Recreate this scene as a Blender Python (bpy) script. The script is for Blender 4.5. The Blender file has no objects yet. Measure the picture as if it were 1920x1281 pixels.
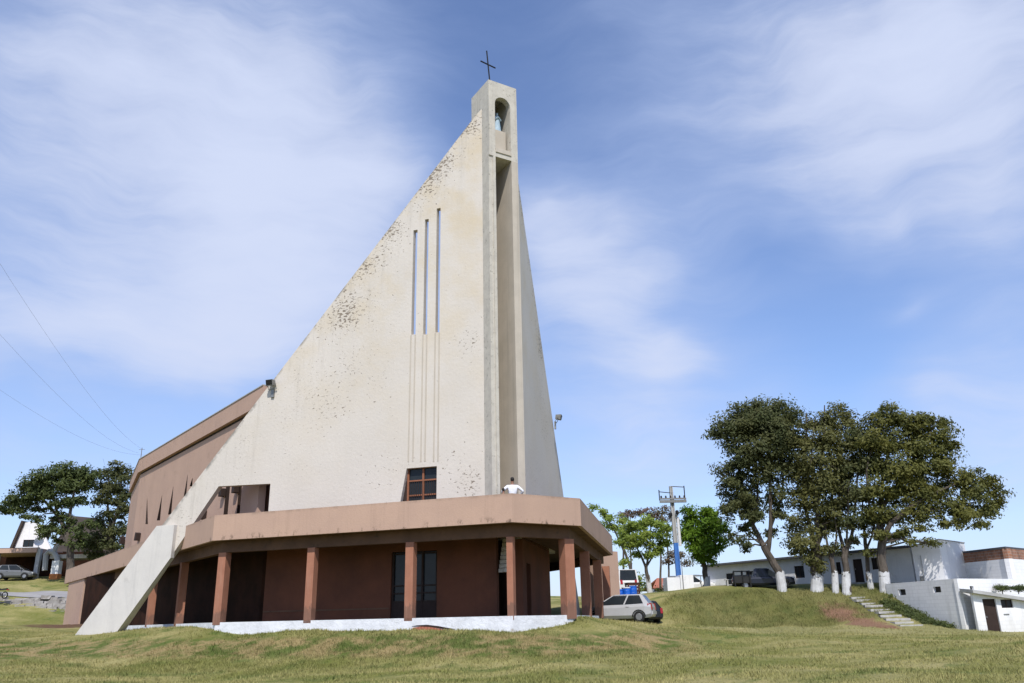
import bpy, bmesh, math, random
import numpy as np
from mathutils import Vector, Matrix
from mathutils.geometry import tessellate_polygon
random.seed(7); RNG = np.random.default_rng(7)
sc = bpy.context.scene
COL = sc.collection
rad = math.radians

# ------------------------------------------------------------------ camera
FPX, CX, CY = 1544.0, 960.0, 640.5
PITCH, ROLL = rad(18.8), rad(1.13)
cF = np.array([0, math.cos(PITCH), math.sin(PITCH)])
_R = np.array([1.0, 0, 0]); _U = np.array([0, -math.sin(PITCH), math.cos(PITCH)])
cR = _R*math.cos(ROLL) - _U*math.sin(ROLL)
cU = _U*math.cos(ROLL) + _R*math.sin(ROLL)
CAM = np.array([0, 0, 1.6])
cd = bpy.data.cameras.new('camera'); co = bpy.data.objects.new('camera', cd); COL.objects.link(co)
cd.sensor_width = 36; cd.lens = 36*FPX/1920; cd.clip_start = 0.1; cd.clip_end = 6000
co.matrix_world = Matrix(((cR[0], cU[0], -cF[0], CAM[0]), (cR[1], cU[1], -cF[1], CAM[1]),
                          (cR[2], cU[2], -cF[2], CAM[2]), (0, 0, 0, 1)))
sc.camera = co
# surveying helpers: where a sight line of the photograph meets a height, a depth or a wall
def ray(x, y): return cF + cR*(x-CX)/FPX - cU*(y-CY)/FPX
def atz(x, y, z): r = ray(x, y); return CAM + r*(z-CAM[2])/r[2]
def aty(x, y, Y): r = ray(x, y); return CAM + r*Y/r[1]
def onplane(x, y, P0, d):
    r = ray(x, y); A = np.array([[r[0], -d[0]], [r[1], -d[1]]])
    k, u = np.linalg.solve(A, np.array(P0[:2])-CAM[:2]); return np.array([u, CAM[2]+k*r[2]])
def dr(deg): return np.array([math.cos(rad(deg)), math.sin(rad(deg))])

# ------------------------------------------------------------------ node helper
class N:
    def __init__(s, tree): s.t = tree; s.n = tree.nodes; s.l = tree.links; s.n.clear()
    def add(s, typ, **k):
        nd = s.n.new(typ)
        for a, v in k.items(): setattr(nd, a, v)
        return nd
    def put(s, sock, v):
        if isinstance(v, bpy.types.NodeSocket): s.l.new(v, sock)
        elif v is not None:
            try: sock.default_value = v
            except Exception: sock.default_value = (*v, 1.0) if len(v) == 3 else v
    def m(s, op, a, b=None, c=None, clamp=False):
        nd = s.add('ShaderNodeMath', operation=op, use_clamp=clamp)
        for i, v in enumerate((a, b, c)):
            if v is not None: s.put(nd.inputs[i], v)
        return nd.outputs[0]
    def noise(s, vec, scale, detail=4, rough=.55, dist=0.0):
        nd = s.add('ShaderNodeTexNoise'); s.put(nd.inputs['Vector'], vec)
        nd.inputs['Scale'].default_value = scale; nd.inputs['Detail'].default_value = detail
        nd.inputs['Roughness'].default_value = rough; nd.inputs['Distortion'].default_value = dist
        return nd.outputs['Fac']
    def ramp(s, v, a, b, lo=0.0, hi=1.0):
        nd = s.add('ShaderNodeMapRange', interpolation_type='SMOOTHSTEP'); s.put(nd.inputs[0], v)
        nd.inputs[1].default_value = a; nd.inputs[2].default_value = b
        nd.inputs[3].default_value = lo; nd.inputs[4].default_value = hi
        return nd.outputs[0]
    def mix(s, f, a, b, mode='MIX'):
        nd = s.add('ShaderNodeMix', data_type='RGBA', blend_type=mode)
        s.put(nd.inputs[0], f); s.put(nd.inputs[6], a); s.put(nd.inputs[7], b)
        return nd.outputs[2]
    def mapping(s, vec, scale=(1, 1, 1), rot=(0, 0, 0)):
        nd = s.add('ShaderNodeMapping'); s.put(nd.inputs[0], vec)
        nd.inputs['Scale'].default_value = scale; nd.inputs['Rotation'].default_value = rot
        return nd.outputs[0]
    def sep(s, vec): nd = s.add('ShaderNodeSeparateXYZ'); s.put(nd.inputs[0], vec); return nd.outputs
    def comb(s, x, y, z):
        nd = s.add('ShaderNodeCombineXYZ')
        for i, v in enumerate((x, y, z)): s.put(nd.inputs[i], v)
        return nd.outputs[0]

# ------------------------------------------------------------------ world: sky and clouds
SUN_EL, SUN_AZ = rad(52), rad(-89)           # direction towards the sun, azimuth from +X
sdir = Vector((math.cos(SUN_EL)*math.cos(SUN_AZ), math.cos(SUN_EL)*math.sin(SUN_AZ), math.sin(SUN_EL)))
w = bpy.data.worlds.new('World'); sc.world = w; w.use_nodes = True
g = N(w.node_tree)
sky = g.add('ShaderNodeTexSky', sky_type='NISHITA'); sky.sun_disc = False
sky.sun_elevation = SUN_EL; sky.sun_rotation = math.atan2(sdir.x, sdir.y)
sky.altitude = 100; sky.air_density = 1.0; sky.dust_density = 0.6; sky.ozone_density = 2.2
tc = g.add('ShaderNodeTexCoord'); D = tc.outputs['Generated']
dx, dy, dz = g.sep(D)
az = g.m('ARCTAN2', dx, dy); el = g.m('ARCSINE', dz)
q = g.comb(az, el, 0.0)
warp1 = g.m('SUBTRACT', g.noise(g.mapping(q, (2.2, 3.2, 1), (0, 0, .5)), 1.6, 2.5, .5), .5)
warp2 = g.m('SUBTRACT', g.noise(g.mapping(q, (2.6, 2.6, 1), (0, 0, -.4)), 2.3, 2.5, .5), .5)
az2 = g.m('MULTIPLY_ADD', warp1, .26, az); el2 = g.m('MULTIPLY_ADD', warp1, -.12, g.m('MULTIPLY_ADD', warp2, .16, el))
CLOUDS = [(330, 330, 430, 270, -28, .80), (170, 60, 400, 210, -25, .62), (300, 640, 440, 140, -8, .70), (60, 800, 260, 90, -10, .22), (1250, 800, 220, 90, 0, .22), (560, 520, 230, 150, -40, .5),
          (620, 330, 170, 130, -50, .55), (480, 450, 300, 230, -40, .30), (560, 120, 130, 150, 40, .14), (1330, 90, 240, 130, -20, .40), (1520, 280, 220, 150, -25, .32), (1060, 500, 120, 110, 30, .25), (1300, 690, 130, 60, 10, .3), (60, 880, 200, 60, 0, .3),
          (1740, 190, 260, 150, -28, .72), (1460, 170, 330, 200, -30, .40), (1720, 340, 300, 110, -30, .30), (1880, 560, 200, 160, -20, .25), (1880, 400, 150, 150, -20, .4), (1860, 40, 200, 90, 0, .5),
          (1140, 600, 200, 180, 35, .86), (1040, 430, 90, 80, 30, .6), (1280, 660, 95, 60, 0, .62), (1200, 480, 70, 50, 0, .25),
          (1850, 800, 190, 160, -20, .8), (1690, 730, 80, 60, -30, .4), (1690, 555, 40, 22, -10, .5), (1200, 880, 280, 90, 0, .5),
          (1500, 550, 220, 150, 10, -.55), (900, 130, 220, 200, 0, -.52), (130, 790, 190, 55, -10, -.32), (120, 560, 120, 40, -15, -.2),
          (1560, 700, 110, 110, 0, -.3)]
dens = None
for (px_, py_, sx, sy, ro, wt) in CLOUDS:
    v = ray(px_, py_); v = v/np.linalg.norm(v)
    a0, e0 = math.atan2(v[0], v[1]), math.asin(v[2])
    sx, sy = sx/FPX, sy/FPX
    ca, sa = math.cos(rad(-ro)), math.sin(rad(-ro))
    da = g.m('MULTIPLY', g.m('SUBTRACT', az2, a0), math.cos(e0)); de = g.m('SUBTRACT', el2, e0)
    uu = g.m('MULTIPLY_ADD', da, ca/sx, g.m('MULTIPLY', de, sa/sx))
    vv = g.m('MULTIPLY_ADD', da, -sa/sy, g.m('MULTIPLY', de, ca/sy))
    r2 = g.m('ADD', g.m('MULTIPLY', uu, uu), g.m('MULTIPLY', vv, vv))
    gs = g.m('MULTIPLY', g.m('POWER', 2.718, g.m('MULTIPLY', r2, -.9)), wt)
    dens = gs if dens is None else g.m('ADD', dens, gs)
q2 = g.comb(g.m('MULTIPLY_ADD', warp1, .10, az), g.m('MULTIPLY_ADD', warp2, .10, el), 0.0)
streak = g.noise(g.mapping(q2, (1.5, 8.0, 1), (0, 0, .62)), 2.0, 9, .60, .0)
streak2 = g.noise(g.mapping(q2, (3.0, 9.0, 1), (0, 0, -.35)), 2.6, 8, .62, .0)
fluff = g.noise(g.mapping(q2, (1.0, 1.5, 1), (0, 0, .6)), 6.0, 10, .64)
tex = g.m('ADD', g.m('MULTIPLY', g.m('SUBTRACT', streak, .5), 1.75), g.m('ADD', g.m('MULTIPLY', g.m('SUBTRACT', streak2, .5), .55), g.m('MULTIPLY', g.m('SUBTRACT', fluff, .5), .40)))
far = g.m('MULTIPLY', g.ramp(g.m('ABSOLUTE', az), .75, 1.3), g.ramp(g.noise(D, 2.4, 6, .6), .42, .62))
dens = g.m('ADD', dens, g.m('MULTIPLY', far, .75))
dens = g.m('ADD', dens, g.m('MULTIPLY', tex, g.m('ADD', .55, g.m('MULTIPLY', dens, .25))))
cover = g.ramp(dens, -.50, 1.85, .03, 1.0)
hz = g.ramp(el, .0, .26, .55, 0.0)
cover = g.m('MAXIMUM', cover, hz)
skyc = g.mix(1.0, sky.outputs[0], (1.22, 1.26, 1.48, 1), 'MULTIPLY')
ccol = g.mix(g.ramp(dens, .4, 1.2), (4.0, 4.9, 7.2, 1), (5.1, 5.7, 7.4, 1))
bg = g.add('ShaderNodeBackground'); bg.inputs[1].default_value = .10
g.put(bg.inputs[0], g.mix(cover, skyc, ccol))
out = g.add('ShaderNodeOutputWorld'); g.l.new(bg.outputs[0], out.inputs[0])
sl = bpy.data.lights.new('sun', 'SUN'); sl.energy = 3.4; sl.angle = rad(.5); sl.color = (1, .955, .89)
so = bpy.data.objects.new('sun', sl); COL.objects.link(so); so.rotation_euler = sdir.to_track_quat('Z', 'Y').to_euler()
so.location = (0, -20, 60)
sc.view_settings.view_transform = 'Standard'; sc.view_settings.look = 'None'
sc.view_settings.exposure = 0.35; sc.view_settings.gamma = 1

# ------------------------------------------------------------------ materials
MATS = {}
def mat(name, build):
    m = bpy.data.materials.new(name); m.use_nodes = True; n = N(m.node_tree)
    o = n.add('ShaderNodeOutputMaterial'); b = n.add('ShaderNodeBsdfPrincipled')
    n.l.new(b.outputs[0], o.inputs[0]); build(n, b, o); MATS[name] = m; return m
def bump(n, b, h, dist, st=.6):
    bp = n.add('ShaderNodeBump'); n.put(bp.inputs['Height'], h); bp.inputs['Distance'].default_value = dist
    bp.inputs['Strength'].default_value = st; n.l.new(bp.outputs[0], b.inputs['Normal'])
def surf(name, c1, c2, scale=1.5, rough=.85, streak=.0, spec=.3, metal=0.0, fine=20, dirt=None, dirtamt=.0, bmp=.01):
    """weathered surface: two tones in blotches, rain streaks, fine grain, optional dirt stains"""
    def bld(n, b, o):
        P = n.add('ShaderNodeNewGeometry').outputs['Position']
        f = n.ramp(n.noise(P, scale, 6, .6), .3, .7)
        c = n.mix(f, c1, c2)
        if streak:
            s = n.ramp(n.noise(n.mapping(P, (3.5, 3.5, .12)), 1.0, 5, .65), .5, .8)
            c = n.mix(n.m('MULTIPLY', s, streak), c, tuple(x*.55 for x in c1[:3])+(1,))
        gr = n.noise(P, fine, 3, .6)
        c = n.mix(n.ramp(gr, .3, .7, 0, .16), c, tuple(x*.6 for x in c1[:3])+(1,))
        if dirt:
            d = n.ramp(n.noise(P, scale*2.3, 7, .7), .56, .7)
            c = n.mix(n.m('MULTIPLY', d, dirtamt), c, dirt)
        n.put(b.inputs['Base Color'], c); b.inputs['Roughness'].default_value = rough
        b.inputs['Specular IOR Level'].default_value = spec; b.inputs['Metallic'].default_value = metal
        if bmp: bump(n, b, gr, bmp)
    return mat(name, bld)

surf('pink', (.51, .348, .265, 1), (.47, .32, .247, 1), .6, .9, .16, .2, dirt=(.22, .14, .10, 1), dirtamt=.25)
surf('column_paint', (.36, .175, .115, 1), (.30, .14, .09, 1), 1.2, .85, .25, .25, dirt=(.16, .08, .055, 1), dirtamt=.45)
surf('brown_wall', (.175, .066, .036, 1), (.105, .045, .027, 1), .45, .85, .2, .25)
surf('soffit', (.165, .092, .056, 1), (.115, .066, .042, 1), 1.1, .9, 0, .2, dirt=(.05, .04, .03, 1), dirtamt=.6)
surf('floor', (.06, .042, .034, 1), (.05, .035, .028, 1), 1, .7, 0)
surf('room_shade', (.040, .017, .010, 1), (.020, .010, .006, 1), 1, .9, 0, .1)  # interior shade as near-black colour, brown tint for bounced light
surf('limewash', (.80, .81, .83, 1), (.70, .71, .73, 1), 2.6, .9, .25, .2, dirt=(.36, .34, .30, 1), dirtamt=.55, bmp=.03)
surf('trunk_lime', (.66, .66, .66, 1), (.50, .50, .49, 1), 2.5, .9, .4, .2, dirt=(.26, .24, .21, 1), dirtamt=.7, bmp=.03)
surf('white_wall', (.82, .82, .82, 1), (.74, .74, .75, 1), .9, .9, .30, .2, dirt=(.50, .49, .47, 1), dirtamt=.45)
surf('grey_plaster', (.60, .56, .485, 1), (.50, .465, .405, 1), 2.2, .9, .7, .2, dirt=(.20, .19, .155, 1), dirtamt=.8)
surf('inner_plaster', (.55, .49, .41, 1), (.48, .43, .36, 1), 1.0, .9, .5, .2)
surf('leg_plaster', (.66, .63, .585, 1), (.59, .565, .53, 1), .9, .9, .35, .2, dirt=(.38, .36, .32, 1), dirtamt=.3)
surf('dark_metal', (.035, .033, .033, 1), (.02, .02, .02, 1), 4, .5, 0, .5, .6)
surf('grey_metal', (.30, .30, .29, 1), (.22, .22, .21, 1), 4, .5, 0, .5, .6)
surf('concrete', (.46, .46, .45, 1), (.36, .36, .35, 1), 1.4, .9, .4, .2)
surf('blue_paint', (.055, .19, .55, 1), (.05, .15, .42, 1), 2, .6, .2, .3)
surf('blue_plastic', (.01, .13, .62, 1), (.008, .10, .5, 1), 2, .4, 0, .5)
surf('fibro_roof', (.12, .12, .13, 1), (.08, .08, .09, 1), 1.4, .9, 0, .2)
surf('dark_roof', (.07, .055, .045, 1), (.05, .04, .035, 1), 1.0, .9, 0, .2)
surf('rubber', (.015, .015, .015, 1), (.02, .02, .02, 1), 8, .8, 0)
surf('grey_paint', (.17, .175, .18, 1), (.15, .155, .16, 1), 2, .3, 0, .5, .2, bmp=0)
surf('silver', (.52, .52, .53, 1), (.48, .48, .49, 1), 2, .25, 0, .5, .15, bmp=0)
surf('white_paint', (.75, .75, .75, 1), (.70, .70, .70, 1), 2, .3, 0, .5, bmp=0)
surf('black_paint', (.012, .014, .018, 1), (.016, .018, .022, 1), 2, .25, 0, .5, bmp=0)
surf('navy_paint', (.012, .016, .03, 1), (.016, .02, .035, 1), 2, .25, 0, .5, bmp=0)
surf('black_trim', (.02, .02, .02, 1), (.025, .025, .025, 1), 8, .6, 0)
surf('alloy', (.42, .42, .43, 1), (.35, .35, .36, 1), 6, .35, 0, .5, .7)
surf('red_lamp', (.38, .012, .014, 1), (.3, .01, .012, 1), 5, .2, 0, .5, bmp=0)
surf('clear_lamp', (.6, .62, .64, 1), (.5, .52, .54, 1), 5, .15, 0, .6, bmp=0)
surf('skin', (.28, .15, .10, 1), (.25, .13, .085, 1), 8, .6, 0)
surf('hair', (.012, .009, .008, 1), (.018, .014, .012, 1), 30, .6, 0)
surf('white_cloth', (.82, .82, .85, 1), (.74, .74, .78, 1), 6, .9, 0)
surf('dark_cloth', (.03, .035, .06, 1), (.02, .025, .04, 1), 6, .9, 0)
surf('statue_robe', (.46, .58, .66, 1), (.34, .46, .56, 1), 5, .7, 0)
surf('statue_mantle', (.14, .30, .45, 1), (.10, .22, .36, 1), 5, .7, 0)
surf('window_frame', (.30, .12, .065, 1), (.24, .095, .05, 1), 3, .7, 0)
surf('wood_dark', (.042, .026, .021, 1), (.032, .019, .015, 1), 3, .8, 0)
surf('stone', (.42, .40, .38, 1), (.25, .23, .21, 1), 1.6, .95, 0, .2, dirt=(.12, .10, .08, 1), dirtamt=.7, bmp=.05)
surf('asphalt', (.34, .33, .32, 1), (.26, .25, .25, 1), .4, .9, 0, .2)
surf('slab', (.50, .49, .46, 1), (.36, .35, .33, 1), 2, .9, 0, .2, dirt=(.28, .24, .2, 1), dirtamt=.5)
surf('orange_paint', (.55, .20, .06, 1), (.45, .16, .05, 1), 2, .8, 0)
surf('cardboard', (.10, .045, .035, 1), (.07, .03, .025, 1), 2, .8, 0)
def _parapet(n, b, o):
    P = n.add('ShaderNodeNewGeometry').outputs['Position']; z = n.sep(P)[2]
    c = n.mix(n.ramp(n.noise(P, .5, 6, .6), .3, .7), (.51, .348, .26, 1), (.465, .318, .243, 1))
    st = n.ramp(n.noise(n.mapping(P, (2.6, 2.6, .10)), 1.0, 6, .7), .50, .80)
    c = n.mix(n.m('MULTIPLY', st, .32), c, (.27, .185, .14, 1))
    lo = n.ramp(z, 5.66, 6.02, 1, 0); sp = n.ramp(n.noise(n.mapping(P, (2.0, 2.0, 1.2)), 1.3, 6, .75), .54, .64)
    c = n.mix(n.m('MULTIPLY', n.m('MULTIPLY', lo, sp), .85), c, (.07, .05, .035, 1))
    hi = n.ramp(z, 6.72, 6.90, 0, 1)
    c = n.mix(n.m('MULTIPLY', hi, n.ramp(n.noise(n.mapping(P, (1, 1, .3)), 1.7, 5, .7), .42, .65, .1, .6)), c, (.22, .16, .12, 1))
    c = n.mix(n.ramp(n.noise(P, 22, 3, .6), .3, .7, 0, .15), c, (.3, .2, .15, 1))
    n.put(b.inputs['Base Color'], c); b.inputs['Roughness'].default_value = .9; b.inputs['Specular IOR Level'].default_value = .2
    bump(n, b, n.noise(P, 14, 4), .012)
mat('parapet_paint', _parapet)
def _column(n, b, o):
    P = n.add('ShaderNodeNewGeometry').outputs['Position']; z = n.sep(P)[2]
    c = n.mix(n.ramp(n.noise(P, 1.3, 6, .6), .3, .7), (.39, .180, .115, 1), (.33, .148, .094, 1))
    low = n.m('ADD', n.ramp(z, 1.75, 2.9, .55, 0), n.m('SUBTRACT', n.noise(n.mapping(P, (5, 5, 2)), 1.6, 6, .7), .5))
    c = n.mix(n.ramp(low, .16, .34, 0, .7), c, (.17, .10, .075, 1))
    c = n.mix(n.ramp(n.noise(n.mapping(P, (6, 6, .4)), 1.2, 5, .7), .52, .75, 0, .4), c, (.42, .26, .19, 1))
    n.put(b.inputs['Base Color'], c); b.inputs['Roughness'].default_value = .88; b.inputs['Specular IOR Level'].default_value = .2
    bump(n, b, n.noise(P, 16, 4), .012)
mat('column_scuffed', _column)
def _plinth(n, b, o):
    P = n.add('ShaderNodeNewGeometry').outputs['Position']; z = n.sep(P)[2]
    c = n.mix(n.ramp(n.noise(P, 1.6, 6, .65), .3, .7), (.80, .81, .83, 1), (.66, .67, .69, 1))
    sp = n.m('ADD', n.ramp(z, 1.0, 1.62, .42, 0), n.m('MULTIPLY', n.m('SUBTRACT', n.noise(P, 2.6, 7, .72), .5), 1.1))
    c = n.mix(n.ramp(sp, .22, .48, 0, .75), c, (.34, .28, .20, 1))
    wv = n.noise(n.mapping(P, (.9, .9, 3.5)), 2.4, 4, .6, .8)
    cr = n.ramp(n.m('ABSOLUTE', n.m('SUBTRACT', wv, .5)), 0, .012, 1, 0)
    c = n.mix(n.m('MULTIPLY', cr, n.ramp(n.noise(P, .8, 3), .45, .6, 0, .6)), c, (.22, .21, .20, 1))
    n.put(b.inputs['Base Color'], c); b.inputs['Roughness'].default_value = .92; b.inputs['Specular IOR Level'].default_value = .2
    bump(n, b, n.noise(P, 7, 5, .65), .05)
mat('plinth_paint', _plinth)
def _glass(n, b, o):
    P = n.add('ShaderNodeNewGeometry').outputs['Position']
    n.put(b.inputs['Base Color'], n.mix(n.noise(P, 1.5, 2), (.012, .016, .020, 1), (.03, .036, .04, 1)))
    b.inputs['Roughness'].default_value = .12; b.inputs['Specular IOR Level'].default_value = .22
mat('glass', _glass)
def _brick(n, b, o):
    uv = n.add('ShaderNodeUVMap').outputs[0]
    t = n.add('ShaderNodeTexBrick'); n.put(t.inputs['Vector'], uv); t.inputs['Scale'].default_value = 1
    t.inputs['Brick Width'].default_value = .4; t.inputs['Row Height'].default_value = .2; t.inputs['Mortar Size'].default_value = .012
    t.inputs['Color1'].default_value = (.36, .17, .10, 1); t.inputs['Color2'].default_value = (.27, .125, .075, 1)
    t.inputs['Mortar'].default_value = (.33, .29, .25, 1)
    P = n.add('ShaderNodeNewGeometry').outputs['Position']
    s = n.ramp(n.noise(n.mapping(P, (2, 2, .25)), 1.1, 5, .6), .48, .72)
    n.put(b.inputs['Base Color'], n.mix(n.m('MULTIPLY', s, .7), t.outputs[0], (.08, .05, .035, 1)))
    b.inputs['Roughness'].default_value = .95
mat('brick', _brick)
def _wblock(n, b, o):
    uv = n.add('ShaderNodeUVMap').outputs[0]
    t = n.add('ShaderNodeTexBrick'); n.put(t.inputs['Vector'], uv); t.inputs['Scale'].default_value = 1
    t.inputs['Brick Width'].default_value = .45; t.inputs['Row Height'].default_value = .22; t.inputs['Mortar Size'].default_value = .012
    t.inputs['Color1'].default_value = (.86, .86, .86, 1); t.inputs['Color2'].default_value = (.80, .80, .80, 1)
    t.inputs['Mortar'].default_value = (.73, .73, .73, 1)
    P = n.add('ShaderNodeNewGeometry').outputs['Position']
    s = n.ramp(n.noise(n.mapping(P, (2, 2, .3)), 1.0, 6, .65), .50, .8)
    c = n.mix(n.m('MULTIPLY', s, .4), t.outputs[0], (.46, .45, .43, 1))
    z = n.sep(P)[2]
    low = n.m('MULTIPLY', n.ramp(n.m('ADD', z, n.m('MULTIPLY', n.noise(P, 1.3, 4), 1.2)), 1.0, 2.2, 1, 0), .35)
    n.put(b.inputs['Base Color'], n.mix(low, c, (.44, .42, .36, 1)))
    b.inputs['Roughness'].default_value = .95; bump(n, b, t.outputs['Fac'], .01, -.5)
mat('white_block', _wblock)
def _tile(n, b, o):
    P = n.add('ShaderNodeNewGeometry').outputs['Position']
    wv = n.add('ShaderNodeTexWave'); n.put(wv.inputs[0], P); wv.inputs['Scale'].default_value = 2.2
    n.put(b.inputs['Base Color'], n.mix(wv.outputs['Fac'], (.42, .15, .09, 1), (.30, .10, .06, 1))); b.inputs['Roughness'].default_value = .9
mat('clay_tile', _tile)

# plaster of the two great spire walls; UV are metres along the wall and above datum
def _spire(n, b, o):
    uv = n.add('ShaderNodeUVMap').outputs[0]; u, v, _ = n.sep(uv)
    p = n.comb(u, v, 0.0)
    c = n.mix(n.ramp(n.noise(p, .22, 5, .6), .3, .7), (.635, .585, .525, 1), (.59, .543, .485, 1))
    warm = n.ramp(v, 7, 26)
    c = n.mix(n.m('MULTIPLY', n.ramp(n.noise(p, .35, 6, .62), .40, .68), n.m('MULTIPLY_ADD', warm, .75, .12)), c, (.585, .495, .36, 1))
    st = n.ramp(n.noise(n.mapping(p, (1.6, .06, 1)), 1.0, 6, .7), .5, .8)
    c = n.mix(n.m('MULTIPLY', st, .22), c, (.47, .43, .37, 1))
    c = n.mix(n.m('MULTIPLY', n.ramp(n.noise(n.mapping(p, (.15, 2.2, 1)), 1.0, 4, .6), .55, .8), .12), c, (.5, .47, .42, 1))
    c = n.mix(n.ramp(n.noise(p, 9, 4, .65), .45, .75, 0, .16), c, (.42, .38, .32, 1))
    e = n.m('MULTIPLY', n.m('SUBTRACT', n.m('SUBTRACT', 29.5, n.m('MULTIPLY', u, 1.183)), v), .645)
    edge = n.m('MULTIPLY', n.ramp(e, .1, 2.3, 1, 0), n.ramp(v, 15.5, 18.5))
    msk = n.m('MULTIPLY', edge, n.ramp(n.noise(p, .45, 3), .38, .60, .25, 1.0))
    for (bu, bv, r, s) in FLAKES:
        d2 = n.m('ADD', n.m('POWER', n.m('SUBTRACT', u, bu), 2.0), n.m('POWER', n.m('SUBTRACT', v, bv), 2.0))
        msk = n.m('MAXIMUM', msk, n.m('MULTIPLY', n.m('POWER', 2.718, n.m('MULTIPLY', d2, -1/(r*r))), min(1.0, s*1.3)))
    fl = n.noise(n.mapping(p, (3.0, 5.2, 1), (0, 0, .9)), 1.75, 2, .5, .6)
    thr = n.m('SUBTRACT', n.m('MULTIPLY_ADD', msk, .225, fl), .748)
    fk = n.ramp(thr, 0.0, .02)
    fcol = n.mix(n.noise(p, 2.5, 2), (.11, .09, .07, 1), (.30, .245, .19, 1))
    c = n.mix(n.m('MULTIPLY', fk, .9), c, fcol)
    run = n.m('MULTIPLY', n.ramp(e, .1, 4.2, 1, 0), n.ramp(n.noise(n.mapping(p, (2.4, .16, 1)), 1.1, 6, .7), .50, .74))
    c = n.mix(n.m('MULTIPLY', run, .38), c, (.30, .27, .23, 1))
    m2 = n.m('MAXIMUM', n.m('MULTIPLY', msk, .9), n.m('MULTIPLY', n.m('MULTIPLY', n.ramp(u, 2.0, 5.0), n.ramp(e, 9, 1)), n.ramp(n.noise(p, .33, 3), .42, .62, .1, .62)))
    fl2 = n.noise(n.mapping(p, (3.2, 6.0, 1), (0, 0, 1.0)), 2.1, 2, .5, .5)
    fk2 = n.ramp(n.m('SUBTRACT', n.m('MULTIPLY_ADD', m2, .17, fl2), .735), 0, .03)
    c = n.mix(n.m('MULTIPLY', fk2, .62), c, (.24, .20, .16, 1))
    rim = n.m('MULTIPLY', n.ramp(e, .02, .22, 1, 0), n.ramp(n.noise(p, .9, 5, .7), .42, .62))
    c = n.mix(n.m('MULTIPLY', rim, .75), c, (.16, .15, .13, 1))
    n.put(b.inputs['Base Color'], c); b.inputs['Roughness'].default_value = .92; b.inputs['Specular IOR Level'].default_value = .2
    bump(n, b, n.m('SUBTRACT', n.noise(p, 6, 5, .6), n.m('MULTIPLY', fk, .8)), .025, .5)

def leafmat(name, c1, c2, c3, trans=.25):
    def bld(n, b, o):
        P = n.add('ShaderNodeNewGeometry').outputs['Position']
        c = n.mix(n.ramp(n.noise(P, .7, 4, .6), .35, .65), c1, c2)
        c = n.mix(n.ramp(n.noise(P, 5.0, 2), .5, .75, 0, .6), c, c3)
        n.put(b.inputs['Base Color'], c); b.inputs['Roughness'].default_value = .6; b.inputs['Specular IOR Level'].default_value = .25
        tr = n.add('ShaderNodeBsdfTranslucent'); n.put(tr.inputs[0], c)
        ms = n.add('ShaderNodeMixShader'); ms.inputs[0].default_value = trans
        n.l.new(b.outputs[0], ms.inputs[1]); n.l.new(tr.outputs[0], ms.inputs[2]); n.l.new(ms.outputs[0], o.inputs[0])
    return mat(name, bld)
leafmat('leaf_dark', (0.088, 0.106, 0.040, 1), (0.128, 0.133, 0.048, 1), (0.056, 0.069, 0.029, 1), .42)
leafmat('leaf_olive', (0.175, 0.173, 0.055, 1), (0.131, 0.135, 0.046, 1), (0.081, 0.088, 0.034, 1), .42)
leafmat('leaf_bronze', (0.173, 0.170, 0.040, 1), (0.119, 0.130, 0.037, 1), (0.075, 0.083, 0.031, 1), .42)
leafmat('leaf_bright', (.11, .20, .016, 1), (.17, .28, .022, 1), (.045, .10, .012, 1), .4)
leafmat('leaf_lime', (.33, .40, .08, 1), (.24, .33, .06, 1), (.13, .18, .045, 1), .5)
leafmat('leaf_rust', (.17, .11, .085, 1), (.14, .13, .07, 1), (.09, .065, .05, 1))
leafmat('leaf_green', (0.106, 0.131, 0.033, 1), (0.073, 0.098, 0.033, 1), (0.045, 0.062, 0.025, 1), .35)
def _bark(n, b, o):
    P = n.add('ShaderNodeNewGeometry').outputs['Position']
    c = n.mix(n.ramp(n.noise(n.mapping(P, (6, 6, 1)), 1.5, 6, .65), .3, .7), (.055, .043, .033, 1), (.12, .10, .08, 1))
    n.put(b.inputs['Base Color'], c); b.inputs['Roughness'].default_value = .95
    bump(n, b, n.noise(n.mapping(P, (9, 9, 1.5)), 2, 5), .05)
mat('bark', _bark)
RED = [aty(1575, 1135, 57), aty(1620, 1160, 54.5), aty(1655, 1172, 53)]
MUD = [aty(100, 1176, 70), aty(135, 1182, 66)]
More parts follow.
